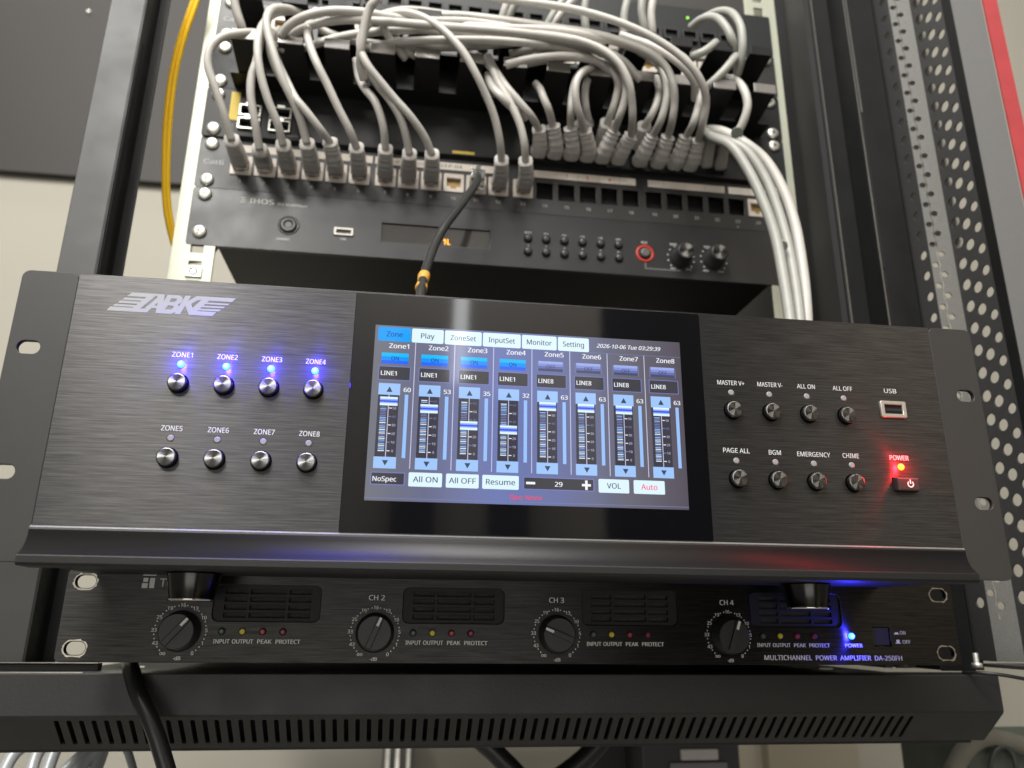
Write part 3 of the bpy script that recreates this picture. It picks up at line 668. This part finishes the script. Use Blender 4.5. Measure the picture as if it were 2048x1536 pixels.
for i,x in enumerate(kx):
    k=link('level_knob',KN,None,amp,(x,0,8.4)); k.rotation_euler=(0,math.radians(kang[i]),0)
    link('grip_bar',KR,None,k); link('pointer_line',KP,None,k)
    its=[]
    for j,s in enumerate(nums):
        a=math.radians(90+ (5-j)*29.2); r=12.6
        its.append((s if s!='∞' else 'oo',x+r*math.cos(a),8.4+r*math.sin(a),1.75,None if len(s)>1 else None,0))
    its.append(('-dB',x,-5.0+.6,1.7,None,0))
    join_print('dial_numbers',its,white,amp,-.06)
    bm=bmesh.new()
    for j in range(10):
        for q in (1/3,2/3):
            a=math.radians(90+(5-(j+q))*29.2); cx,cz=x+12.5*math.cos(a),8.4+12.5*math.sin(a)
            box_into(bm,cx-.28,cx+.28,-.09,-.04,cz-.28,cz+.28)
    link('dial_dots',finish(bm),white,amp)
    if i>0: text('channel_label','CH %d'%(i+1),x,25.9,2.6,white,amp,-.06,8.2)
    else: text('channel_label','CH 1',x,25.9,2.6,white,amp,-.06,8.2)
LB=lathe([(1.9,0),(1.9,-.3),(1.5,-.4),(1.45,-.1)],16,close=False); LB.materials.append(ventm)
LL=lathe([(1.45,.2),(1.4,-.8),(.9,-1.4)],16)
cols=[mat('green_led_off',(.06,.10,.06),.3),mat('yellow_led_dim',(.42,.36,.03),.3,emit=(.5,.4,.02),es=.12),mat('red_led_off',(.34,.03,.05),.3),mat('dark_red_led_off',(.22,.02,.04),.3)]
LLm=[]
for c in cols:
    m2=LL.copy(); m2.materials.clear(); m2.materials.append(c); LLm.append(m2)
for i,c in enumerate(vents):
    for j,dx in enumerate((-20.9,-10.9,-.9,9.1)):
        l=link('indicator_led',LLm[j],None,amp,(c+dx,0,8.5)); link('led_bezel',LB,None,l)
    for s,dx,w in (('INPUT',-20.6,8),('OUTPUT',-10.3,10.4),('PEAK',.4,7),('PROTECT',12.0,12.2)):
        text('indicator_label',s,c+dx,3.7,2.0,white,amp,-.06,w,bold=.02)
text('model_lettering','MULTICHANNEL  POWER  AMPLIFIER  DA-250FH',164.2,-2.8,2.5,white,amp,-.06,81.5,bold=.02)
text('indicator_label','POWER',176.8,3.8,1.9,white,amp,-.06,10.3)
text('maker_lettering','TOA',-191.2,31.8,4.0,dimwhite,amp,-.06,12,bold=0)
boxes('maker_emblem',[(-205.6,-199.2,-.09,-.04,35.1,35.6),(-202,-199.6,-.09,-.04,29,34),(-205.6,-202.8,-.09,-.04,29,31.4),(-205.2,-202.9,-.09,-.04,32,34)],dimwhite,amp)
boxes('switch_icon',[(201.9,205,-.09,-.04,9.9,10.3),(202.6,204.4,-.09,-.04,10.3,11),(202.1,205.4,-.09,-.04,5,5.4),(202.8,204.7,-.09,-.04,5.4,7)],white,amp)
text('switch_label','ON',207.2,10.8,1.9,white,amp,-.06,3.4); text('switch_label','OFF',208.9,5.9,1.9,white,amp,-.06,4.8)
box('power_switch',189.5,199.4,.9,6,3.8,13.4,mat('switch_plastic',(.02,.02,.022),.4),amp,bev=.4)
bluem=mat('blue_led_lit',(.1,.3,.8),.3,emit=(.06,.36,1.0),es=2.6)
def led_light(parent,loc,col,power,name='led_glow'):
    l=bpy.data.lights.new(name,'POINT'); l.energy=power; l.color=col; l.shadow_soft_size=.0012
    o=bpy.data.objects.new(name,l); sc.collection.objects.link(o); o.parent=parent; o.location=Vector(loc)*S
LE=lathe([(1.75,0),(1.7,-1.0),(1.2,-1.8),(.5,-2.1)],18)
me=LE.copy(); me.materials.append(bluem); link('power_led',me,None,amp,(175.7,0,8.8)); led_light(amp,(175.7,-4.5,8.8),(.03,.03,1),.06)
# rubber foot under the amplifier, right
link('rubber_foot',lathe([(6,0),(6.5,-3)],20),blackrub,amp,(225,30,-6)).rotation_euler=(math.radians(90),0,0)

# ------------------------------------------------------------------ zone controller (3U)
CX,CY,CZ_=-9.609,-189.554,-254.694
ct=thing('zone_controller','wide black audio zone controller with lit touch screen and blue zone lights','controller',(CX,CY,CZ_))
rear=box('chassis',-213,213,6,300,1.5,130.5,blackm,ct)
for s_ in (-1,1):
    a,b=sorted((s_*217.0,s_*241.3)); xr=s_*232.55
    pts=rrect(a,b,0,132.5,3.4,4); 
    plate('rack_ear',[pts,slotpts(xr,94.85,10.4,6.8,8),slotpts(xr,37.7,10.4,6.8,8)],2.6,earm,ct,.25,.4)
def bh(cx,cz,r): return circ(cx,cz,r,24)
zx=[-165.4,-145.2,-125.0,-104.8]; rx=[101.4,121.8,142.1,162.4]
leds=[(x,z) for x in zx for z in (90.1,55.2)]+[(x,z) for x in rx for z in (90.0,54.9)]
btns=[(x,z) for x in zx for z in (80.8,46.1)]+[(x,z) for x in rx for z in (80.5,45.8)]
plate('front_panel',[[(-216.4,15.2),(-216.4,132.3),(216.4,132.3),(216.4,15.2)],rrect(-88.4,86.9,15.25,131.6,.4,2)]+[bh(x,z,1.75) for x,z in leds]+[bh(x,z,4.75) for x,z in btns]+[bh(189,54.9,1.75),rrect(182.6,195.3,81.1,89.0,.4,2),rrect(183.2,196.6,42,49.4,.5,2)],4,facem,ct,.15,0)
box('panel_backing',-215,215,4.3,5,14,131,void,ct)
# lower moulding: bevel, cove and lip
prof=[(.4,15.1),(-.9,14.1),(-1.1,13.4),(-1.0,11.5),(-1.6,9),(-2.9,6.4),(-5.0,4.0),(-7.4,2.4),(-7.8,1.9),(-7.7,-.8),(-6.8,-2.0),(6,-2.2),(6,15.1)]
bm=bmesh.new(); ends=[]
for x in (-216.8,216.8): ends.append([bm.verts.new(Vector((x,y,z))*S) for y,z in prof])
n=len(prof)
for i in range(n): 
    f=bm.faces.new((ends[0][i],ends[0][(i+1)%n],ends[1][(i+1)%n],ends[1][i])); f.smooth = 2<=i<=6
bm.faces.new(ends[0]); bm.faces.new(list(reversed(ends[1]))); bmesh.ops.recalc_face_normals(bm,faces=bm.faces)
link('lower_moulding',finish(bm),mat('moulding_anodised',(.045,.044,.044),.48,.8,bump=.25,bscale=2500),ct)
bm=bmesh.new()
V_=[bm.verts.new(Vector((x,y,z))*S) for x in (-216.9,216.9) for y,z in ((.35,15.25),(-.95,14.25),(-.8,14.05),(.35,15.0))]
for f in ((0,1,5,4),(1,2,6,5),(0,3,2,1),(4,5,6,7),(3,0,4,7),(2,3,7,6)): bm.faces.new([V_[i] for i in f])
bmesh.ops.recalc_face_normals(bm,faces=bm.faces)
link('moulding_highlight_strip',finish(bm),mat('moulding_highlight',(.42,.415,.40),.4,.7,noise=.3,nscale=900),ct)  # highlight along the moulding's top edge, put in as a pale strip
box('underside_plate',-212,212,6.2,120,-1.2,.9,blackm,ct)
for px,lab in FEET:
    ft=link('foot',lathe([(12.6,0),(12.4,-1),(10.2,-11.5),(10.6,-12.4),(10.4,-13.0)],36),mat('polished_foot',(.06,.058,.056),.22,1),ct,(px,42,-1.2)); ft.rotation_euler=(math.radians(90),0,0)
    ft.rotation_euler=(math.radians(90),0,0)
    lk=link('foot_rim',lathe([(10.95,-12.3),(11.0,-12.8),(10.6,-13.1)],36,close=False),chrome,ft)
# printed words
def zl_(s,x,z,w): text('zone_label',s,x,z,2.35,mat('panel_print',(.66,.66,.68),.5),ct,-.07,w,bold=.008)
for i,x in enumerate(zx): zl_('ZONE%d'%(i+1),x,94.8,9.2); zl_('ZONE%d'%(i+5),x,59.7,9.2)
for s,x,z,w in (('MASTER V+',101.6,95.1,14.4),('MASTER V-',122.6,95.2,13.6),('ALL ON',142.2,95.3,9.8),('ALL OFF',162.3,95.2,10.8),('USB',189.0,95.2,6.9),
   ('PAGE ALL',101.8,60.0,13.8),('BGM',121.9,59.8,6.4),('EMERGENCY',142.5,59.6,17.6),('CHIME',162.4,59.7,8.8),('POWER',188.8,59.6,10.4)): zl_(s,x,z,w)
BT=lathe([(4.3,3),(4.3,-2.6),(4.1,-3.0)],30); BT.materials.append(mat('button_collar',(.012,.012,.013),.3))
CAP=lathe([(3.95,-2.9),(3.9,-3.25),(3.6,-3.4),(.05,-3.5)],64,smooth=False); CAP.materials.append(spunm); CAP2=CAP.copy(); CAP2.materials.clear(); CAP2.materials.append(spund)
BT2=BT.copy(); BT2.materials.clear(); BT2.materials.append(spund)
for k,(x,z) in enumerate(btns):
    b=link('push_button',BT if k<8 else BT2,None,ct,(x,0,z)); link('button_cap',CAP if k<8 else CAP2,None,b)
LO=LE.copy(); LO.materials.clear(); LO.materials.append(ledoff); LF=lathe([(1.6,.6),(1.5,-.1),(1.1,-.3)],18); LF.materials.append(ledoff)
LI=LE.copy(); LI.materials.clear(); LI.materials.append(bluem)
for k,(x,z) in enumerate(leds):
    if x<0 and z>70:
        l=link('status_led',LI,None,ct,(x,.5,z)); l['label']='lit blue light'; led_light(ct,(x,-4.5,z),(.03,.015,1),.09)
    else: link('status_led',LF,None,ct,(x,0,z))
me=LE.copy(); me.materials.clear(); me.materials.append(mat('red_led_lit',(.8,.2,.05),.3,emit=(1,.38,.01),es=2.5)); link('power_led',me,None,ct,(189,.5,54.9)); led_light(ct,(189,-4.5,54.9),(1,.01,.02),.045)
usb_port(ct,188.95,85.05,0,13.6,8.2,mat('nickel',(.50,.48,.42),.35,.6))
pb=box('power_button',184,196.1,-3.2,4,42.3,49.0,mat('power_button_black',(.05,.03,.03),.3),ct,bev=.8)
pts=[(0.0+1.75*math.cos(math.radians(a)),1.75*math.sin(math.radians(a))) for a in range(130,411,14)]
ptsi=[(1.15*math.cos(math.radians(a)),1.15*math.sin(math.radians(a))) for a in range(410,129,-14)]
plate('power_symbol',[pts+ptsi,[(-.3,.1),(.3,.1),(.3,2.3),(-.3,2.3)]],.06,white,ct,0,0,(190.9,-3.28,45.7))
# maker's mark: two striped wings and slanted letters
lm=mat('logo_print',(.36,.37,.355),.6)
def LG(pts): return [((lambda q:(q.x-CX,q.z-CZ_))(at(200+x/6.827,560+y/6.827,CY))) for x,y in pts]
polys=[[(440,172),(780,192),(720,240),(370,218)],[(340,240),(640,258),(610,284),(308,266)],[(270,283),(585,300),(555,327),(243,310)],[(210,325),(525,345),(495,370),(178,350)],
 [(140,362),(460,382),(660,396),(622,443),(90,413)],[(690,192),(790,198),(548,390),(440,384)],
 [(760,192),(884,200),(878,225),(640,443),(556,438),(790,235)],[(655,345),(815,353),(812,386),(622,378)],[(815,196),(884,200),(850,457),(757,452)],
 [(1170,214),(1247,218),(1092,468),(1018,464)],[(1322,222),(1420,228),(1215,345),(1150,318)],[(1158,332),(1238,296),(1292,478),(1214,477)],
 [(1330,222),(1860,252),(1800,303),(1330,272)],[(1400,262),(1505,270),(1322,432),(1214,425)],[(1245,422),(1590,440),(1532,493),(1214,476)],
 [(1465,308),(1775,325),(1742,347),(1438,331)],[(1405,350),(1712,366),(1684,388),(1373,372)],[(1345,392),(1655,405),(1626,430),(1313,414)]]
bm=bmesh.new()
for k,pg in enumerate(polys):
    me=plate_mesh([LG(pg)],.02+.004*k,0,-.05-.004*k); bm.from_mesh(me)
me=plate_mesh([LG([(925,202),(1080,210),(1125,235),(1130,275),(1100,315),(1058,333),(1075,352),(1070,392),(1030,440),(968,462),(788,452),(840,350)]),
  LG([(975,250),(1052,254),(1045,282),(1010,300),(948,297)]),LG([(930,345),(1000,350),(1010,374),(975,404),(884,400)])],.02,0,-.045); bm.from_mesh(me)
link('maker_logo',finish(bm),lm,ct)

# touch screen
scr=plate('touch_screen',[rrect(-88.1,86.6,15.4,131.4,.8,3)],3,glass,ct,.2,-.5)
def X_(u): return -78+u/1024*153.4
def Z_(v): return 115.2-v/600*85.4
def scrmat(name,col,s=1.0,grad=None):
    m=mat('screen_'+name,(.004,.004,.006),.07,emit=col,es=s,spec=.55)
    return m
# background with a sideways gradient, bluest near the middle
bgm=scrmat('background',(.05,.05,.09)); nt=bgm.node_tree; b=nt.nodes['Principled BSDF']
tc=nt.nodes.new('ShaderNodeTexCoord'); sep=nt.nodes.new('ShaderNodeSeparateXYZ'); nt.links.new(tc.outputs['Object'],sep.inputs[0])
mr=nt.nodes.new('ShaderNodeMapRange'); mr.inputs[1].default_value=-.078; mr.inputs[2].default_value=.0754; nt.links.new(sep.outputs[0],mr.inputs[0])
rp=nt.nodes.new('ShaderNodeValToRGB'); nt.links.new(mr.outputs[0],rp.inputs[0])
e=rp.color_ramp.elements; e[0].position=0; e[0].color=(.17,.178,.21,1); e[1].position=1; e[1].color=(.10,.085,.11,1)
for pos,c in ((.18,(.15,.16,.26,1)),(.40,(.165,.205,.46,1)),(.58,(.145,.175,.37,1)),(.80,(.15,.148,.185,1))):
    q=e.new(pos); q.color=c
nt.links.new(rp.outputs[0],b.inputs['Emission Color'])
dsp=link('display',plate_mesh([[(X_(0),Z_(600)),(X_(1024),Z_(600)),(X_(1024),Z_(0)),(X_(0),Z_(0))]],.04,0,-.56),bgm,scr); dsp.data.materials.clear(); dsp.data.materials.append(bgm)
ui={}
def UR(m,u0,v0,u1,v1,layer=1,r=0):
    ui.setdefault((m,layer),[]).append((u0,v0,u1,v1,r))
palebtn=scrmat('pale_button',(.72,.90,1.0),1.05); ltblue=scrmat('light_blue',(.36,.58,.98),1.0); bar_=scrmat('bar_blue',(.33,.56,1.0),1.0)
onb=scrmat('on_blue',(0,.30,1.0),1.0); onb2=scrmat('on_blue_top',(0,.52,1.0),1.0); onb3=scrmat('on_blue_low',(.02,.14,.95),1.0)
tabb=scrmat('tab_blue',(0,.36,1.0),1.0); wht=scrmat('white',(.92,.95,1.0),1.0); darkt=scrmat('dark_text',(.045,.07,.12),1.0); redt=scrmat('red_text',(1.0,.05,.10),1.0)
navy=scrmat('navy_text',(0,.04,.30),1.0); line_=scrmat('line',(.62,.62,.85),1.0); edge_=scrmat('box_edge',(.20,.22,.52),1.0); boxd=scrmat('box_dark',(.055,.055,.065),1.0)
trackd=scrmat('track',(.05,.048,.065),1.0); hb=scrmat('handle_blue',(.03,.10,.85),1.0); hb2=scrmat('handle_mid',(.30,.42,.95),1.0); offc=[scrmat('off_%d'%i,c) for i,c in enumerate(((.36,.44,.85),(.24,.30,.70),(.14,.17,.42),(.07,.08,.17)))]
dimt=scrmat('tick_dim',(.20,.22,.45),1.0); greyt=scrmat('grey_text',(.06,.07,.17),1.0)
words=[]
def T(s,u,v,hpx,m,wpx=None,shear=0,bold=.012): words.append((s,u,v,hpx,m,wpx,shear,bold))
for i,(s,u0,u1,w) in enumerate((('Zone',10,115,52),('Play',118,221,44),('ZoneSet',225,346,84),('InputSet',350,476,88),('Monitor',480,597,84),('Setting',601,707,72))):
    UR(tabb if i==0 else palebtn,u0,6,u1,57,2,5); T(s,(u0+u1)/2,31 if s not in('Play','Setting') else 31,19,navy if i==0 else darkt,w)
T('2026-10-06 Tue 03:29:39',844,30,15,wht,222,.25,.02)
UR(dimt,707,57,1024,58.5,1)
vals=(60,53,35,32,63,63,63,63)
for i in range(8):
    ox=i*127.3
    T('Zone%d'%(i+1),79+ox,73,17,wht,64,0,.02)
    if i<7: UR(line_,130.5+ox,58,133+ox,494,1)
    if i<4:
        UR(onb2,25+ox,99,111+ox,112,2); UR(onb,25+ox,112,111+ox,126,2); UR(onb3,25+ox,126,111+ox,138,2); T('ON',68+ox,118,15,navy,24)
    else:
        for k in range(4): UR(offc[k],26+ox+k*0,99+k*9,108+ox,99+(k+1)*9,2)
        UR(dimt,22+ox,99,24+ox,137,1); UR(dimt,110+ox,99,112+ox,137,1); T('OFF',68+ox,119,13,greyt,30)
    # text field
    UR(edge_,18+ox,146,120+ox,196,1,3); UR(boxd,20.5+ox,148.5,117.5+ox,193.5,2,2); T('LINE1' if i<4 else 'LINE8',51+ox,171,15.5,wht,50,0,.02)
    UR(trackd,22+ox,247,87+ox,457,1)
    UR(ltblue,22+ox,207,90+ox,247,3); UR(ltblue,20+ox,457,89+ox,495,3)
    ui.setdefault((darkt,4),[]).append(('tri',47+ox,237,66+ox,237,56.5+ox,218)); ui.setdefault((darkt,4),[]).append(('tri',46+ox,468,65+ox,468,55.5+ox,486))
    T(str(vals[i]),113+ox-(1 if i<7 else 1),227,15,wht,23,0,.02)
    UR(bar_,105.5+ox,244,116.5+ox,459,2)
    UR(line_,54.6+ox,247,57+ox,457,2)
    hc=437-(vals[i])*2.93+(4 if i<4 else 10); hc={0:269,1:289,2:341,3:350}.get(i,262)
    UR(palebtn,29+ox,hc-15,84+ox,hc-8,4); UR(hb2,29+ox,hc-8,84+ox,hc-3,4); UR(hb,29+ox,hc-3,84+ox,hc+3,4); UR(hb2,29+ox,hc+3,84+ox,hc+7,4); UR(palebtn,29+ox,hc+7,84+ox,hc+15,4)
    for t in range(31):
        v=437-t*5.87
        if abs(v-hc)<17 or v<252: continue
        m_=wht if t%10==0 or t in(3,7,12,16,23) else (bar_ if t%5 not in (0,) and not(8<t%13<11) else dimt)
        if 20<=t<=23: m_=dimt
        UR(m_,31+ox,v-1.5,50+ox,v+1.5,2)
    for k,num in enumerate((0,10,20,30,40,50)):
        v=437-k*28.9
        if abs(v-hc)<15: continue
        UR(wht if k in(0,2,3,5) else dimt,58+ox,v-1.4,67+ox,v+1.4,2); T(str(num),75+ox,v,8,line_ if k!=4 else dimt,5 if num==0 else 11,0,.0)
    if i in (1,2,3): UR(dimt,58+ox,262,67+ox,264,2); T('63',75+ox,263,7,dimt,11,0,0)
UR(edge_,14,507,119,549,1,3); UR(boxd,17,510,116,546,2,2); T('NoSpec',57,529,16,wht,72,0,.02)
for s,u0,u1,w,m_ in (('All ON',130,233,76,darkt),('All OFF',245,347,84,darkt),('Resume',358,473,92,darkt),('VOL',729,829,46,darkt),('Auto',844,947,54,redt)):
    UR(palebtn,u0,505,u1,551,2,4); T(s,(u0+u1)/2,527,18.5,m_,w)
UR(edge_,487,506,715,549,1,3); UR(boxd,490,509,712,546,2,2); UR(wht,496,523,525,531,3); UR(wht,675,524,704,532,3); UR(wht,685.5,512,693.5,544,3); T('29',600,528,16,wht,25,0,.02)
T('Tips: None',495,575,15,redt,104,.25,.01)
UR(dimt,0,590,1024,592,1)
def lay(n): return -.565-.012*n
def ui_mesh(items,l):
    bm=bmesh.new()
    for it in items:
        if it[0]=='tri': V=[(it[1],it[2]),(it[3],it[4]),(it[5],it[6])]
        else:
            u0,v0,u1,v1,r=it
            V=[(u0,v1),(u1,v1),(u1,v0),(u0,v0)] if not r else [(a,-b_) for a,b_ in rrect(u0,u1,-v1,-v0,r,3)]
        bm.faces.new([bm.verts.new((X_(a)*S,lay(l)*S,Z_(b_)*S)) for a,b_ in V])
    return finish(bm)
for (m_,l),items in ui.items():
    small=[]
    for it in items:
        if it[0]!='tri' and (it[2]-it[0])*(it[3]-it[1])>380:
            link('screen_button' if (it[3]-it[1])<60 else 'screen_bar',ui_mesh([it],l),m_,scr)
        else: small.append(it)
    if small:
        o=link('screen_marks',ui_mesh(small,l),m_,scr); o['kind']='stuff'
byM={}
for s,u,v,h,m_,w,sh,bo in words:
    me=text_mesh(s,bo,sh); xs=[q.co.x for q in me.vertices]; x0,x1=min(xs),max(xs)
    H=h/600*85.4; k=H/CAPH*.97; kx=(w/1024*153.4)/(x1-x0) if w else k
    for q in me.vertices:
        q.co=((X_(u)+(q.co.x-(x0+x1)/2)*kx)*S,(lay(6)-.004*q.co.z)*S,(Z_(v)+q.co.y*k-H/2)*S)
    byM.setdefault(m_,bmesh.new()).from_mesh(me)
for m_,bm in byM.items(): link('screen_text',finish(bm),m_,scr)['kind']='stuff'

# ------------------------------------------------------------------ things below and beside the rack
pc=run('thick black power cable hanging in front of the slotted base at the left',[(258,1322,-70),(264,1345,-88),(276,1385,-95),(292,1420,-98),(308,1458,-99),(322,1500,-99),(340,1560,-99)],4.3,blackrub,'power_cable')
o=pc
silver=mat('silver_grey_cable',(.42,.44,.45),.35,.2)
for k,(a,b,c,lab) in enumerate((((60,1478),(25,1512),(0,1560),'silver grey cable under the base, leftmost'),((95,1478),(72,1512),(55,1570),'silver grey cable under the base, second from the left'),
     ((125,1478),(108,1505),(85,1570),'silver grey cable under the base, third from the left'),((205,1480),(165,1510),(110,1560),'silver grey cable slanting widely under the base'),
     ((235,1478),(190,1505),(140,1560),'upper slanting silver cable of the crossing pair'),((210,1480),(202,1510),(180,1570),'steep silver cable crossing the slanting pair'),
     ((245,1480),(258,1510),(275,1570),'thin shadowed cable under the base, rightmost'))):
    run(lab,[(a[0]+10,a[1]-40,60),(a[0],a[1],64),(b[0],b[1],60),(c[0],c[1],50)],4.2 if k<6 else 2.6,silver,'network_cable',group='silver grey cables under the base')
lo=thing('cable_loop','thick black cable loop seen under the middle of the base','cable')
P=[at(x,y,120) for x,y in ((950,1470),(985,1500),(1015,1530),(1060,1570),(1110,1560),(1160,1525),(1195,1490),(1215,1460))]
link('jacket',sweep(catmull(P,9),8,12),blackrub,lo)
def pbox(name,x0,y0,x1,y1,Y,dy,m,parent=None):
    a=at(x0,y1,Y); b=at(x1,y0,Y); return box(name,a.x,b.x,Y,Y+dy,a.z,b.z,m,parent,bev=1.5)
g=thing('wall_conduit','grey metal conduit box fixed to the wall under the base','conduit')
greyc=mat('grey_metal_box',(.17,.165,.15),.5,.3,noise=.2,nscale=30)
pbox('conduit_body',758,1440,832,1640,500,60,greyc,g)
for x in (770,790,812): pbox('conduit_rib',x,1440,x+7,1640,494,6,steel,g)
db=thing('power_adapter','dark power supply box with a white label under the base','power supply')
pbox('housing',1290,1440,1474,1640,220,70,mat('dark_box',(.035,.033,.036),.5),db)
pbox('side_clip',1180,1440,1288,1640,280,40,blackm,db)
pbox('white_label',1362,1498,1436,1521,218,1.5,mat('label_white',(.55,.53,.50),.6),db)
pbox('lower_strip',1345,1524,1455,1640,217,2,mat('lavender_strip',(.20,.19,.22),.6),db)
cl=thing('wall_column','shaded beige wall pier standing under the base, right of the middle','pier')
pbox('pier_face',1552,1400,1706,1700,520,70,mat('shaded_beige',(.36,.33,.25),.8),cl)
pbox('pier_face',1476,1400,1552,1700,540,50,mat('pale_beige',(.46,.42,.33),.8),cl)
bg_=thing('equipment_case','grey green padded case with a buckle at the lower right corner','case')
gg=mat('grey_green_cloth',(.10,.115,.095),.8,noise=.25,nscale=60,bump=.6,bscale=300)
bm=bmesh.new()
a=at(1950,1620,60); b=at(2120,1480,60); box_into(bm,a.x,b.x+60,60,150,a.z,b.z,9); link('case_body',finish(bm),gg,bg_)
P=[at(2006+26*math.cos(t),1540-48*abs(math.sin(t)) ,52) for t in [math.pi*i/10 for i in range(11)]]
link('buckle_ring',sweep(P,2.0,10),mat('dark_buckle',(.06,.07,.06),.4),bg_)
P=[at(x,y,56) for x,y in ((1905,1545),(1930,1500),(1965,1475),(2010,1480),(2060,1495),(2100,1500))]
link('padded_rim',sweep(catmull(P,6),7,10),mat('pale_trim',(.20,.19,.155),.8,noise=.2,nscale=80),bg_)
run('thin black cable leaving the rack at the lower right',[(1925,1345,-82),(1960,1346,-90),(2005,1350,-96),(2060,1360,-100)],1.1,blackrub,'thin_cable')
sd=link('wall_anchor',lathe([(3,0),(2.4,-3)],14),steel,None,at(178,24,WY-14)); tag(sd,'tiny screw head on the dark upper wall panel at the upper left','screw')
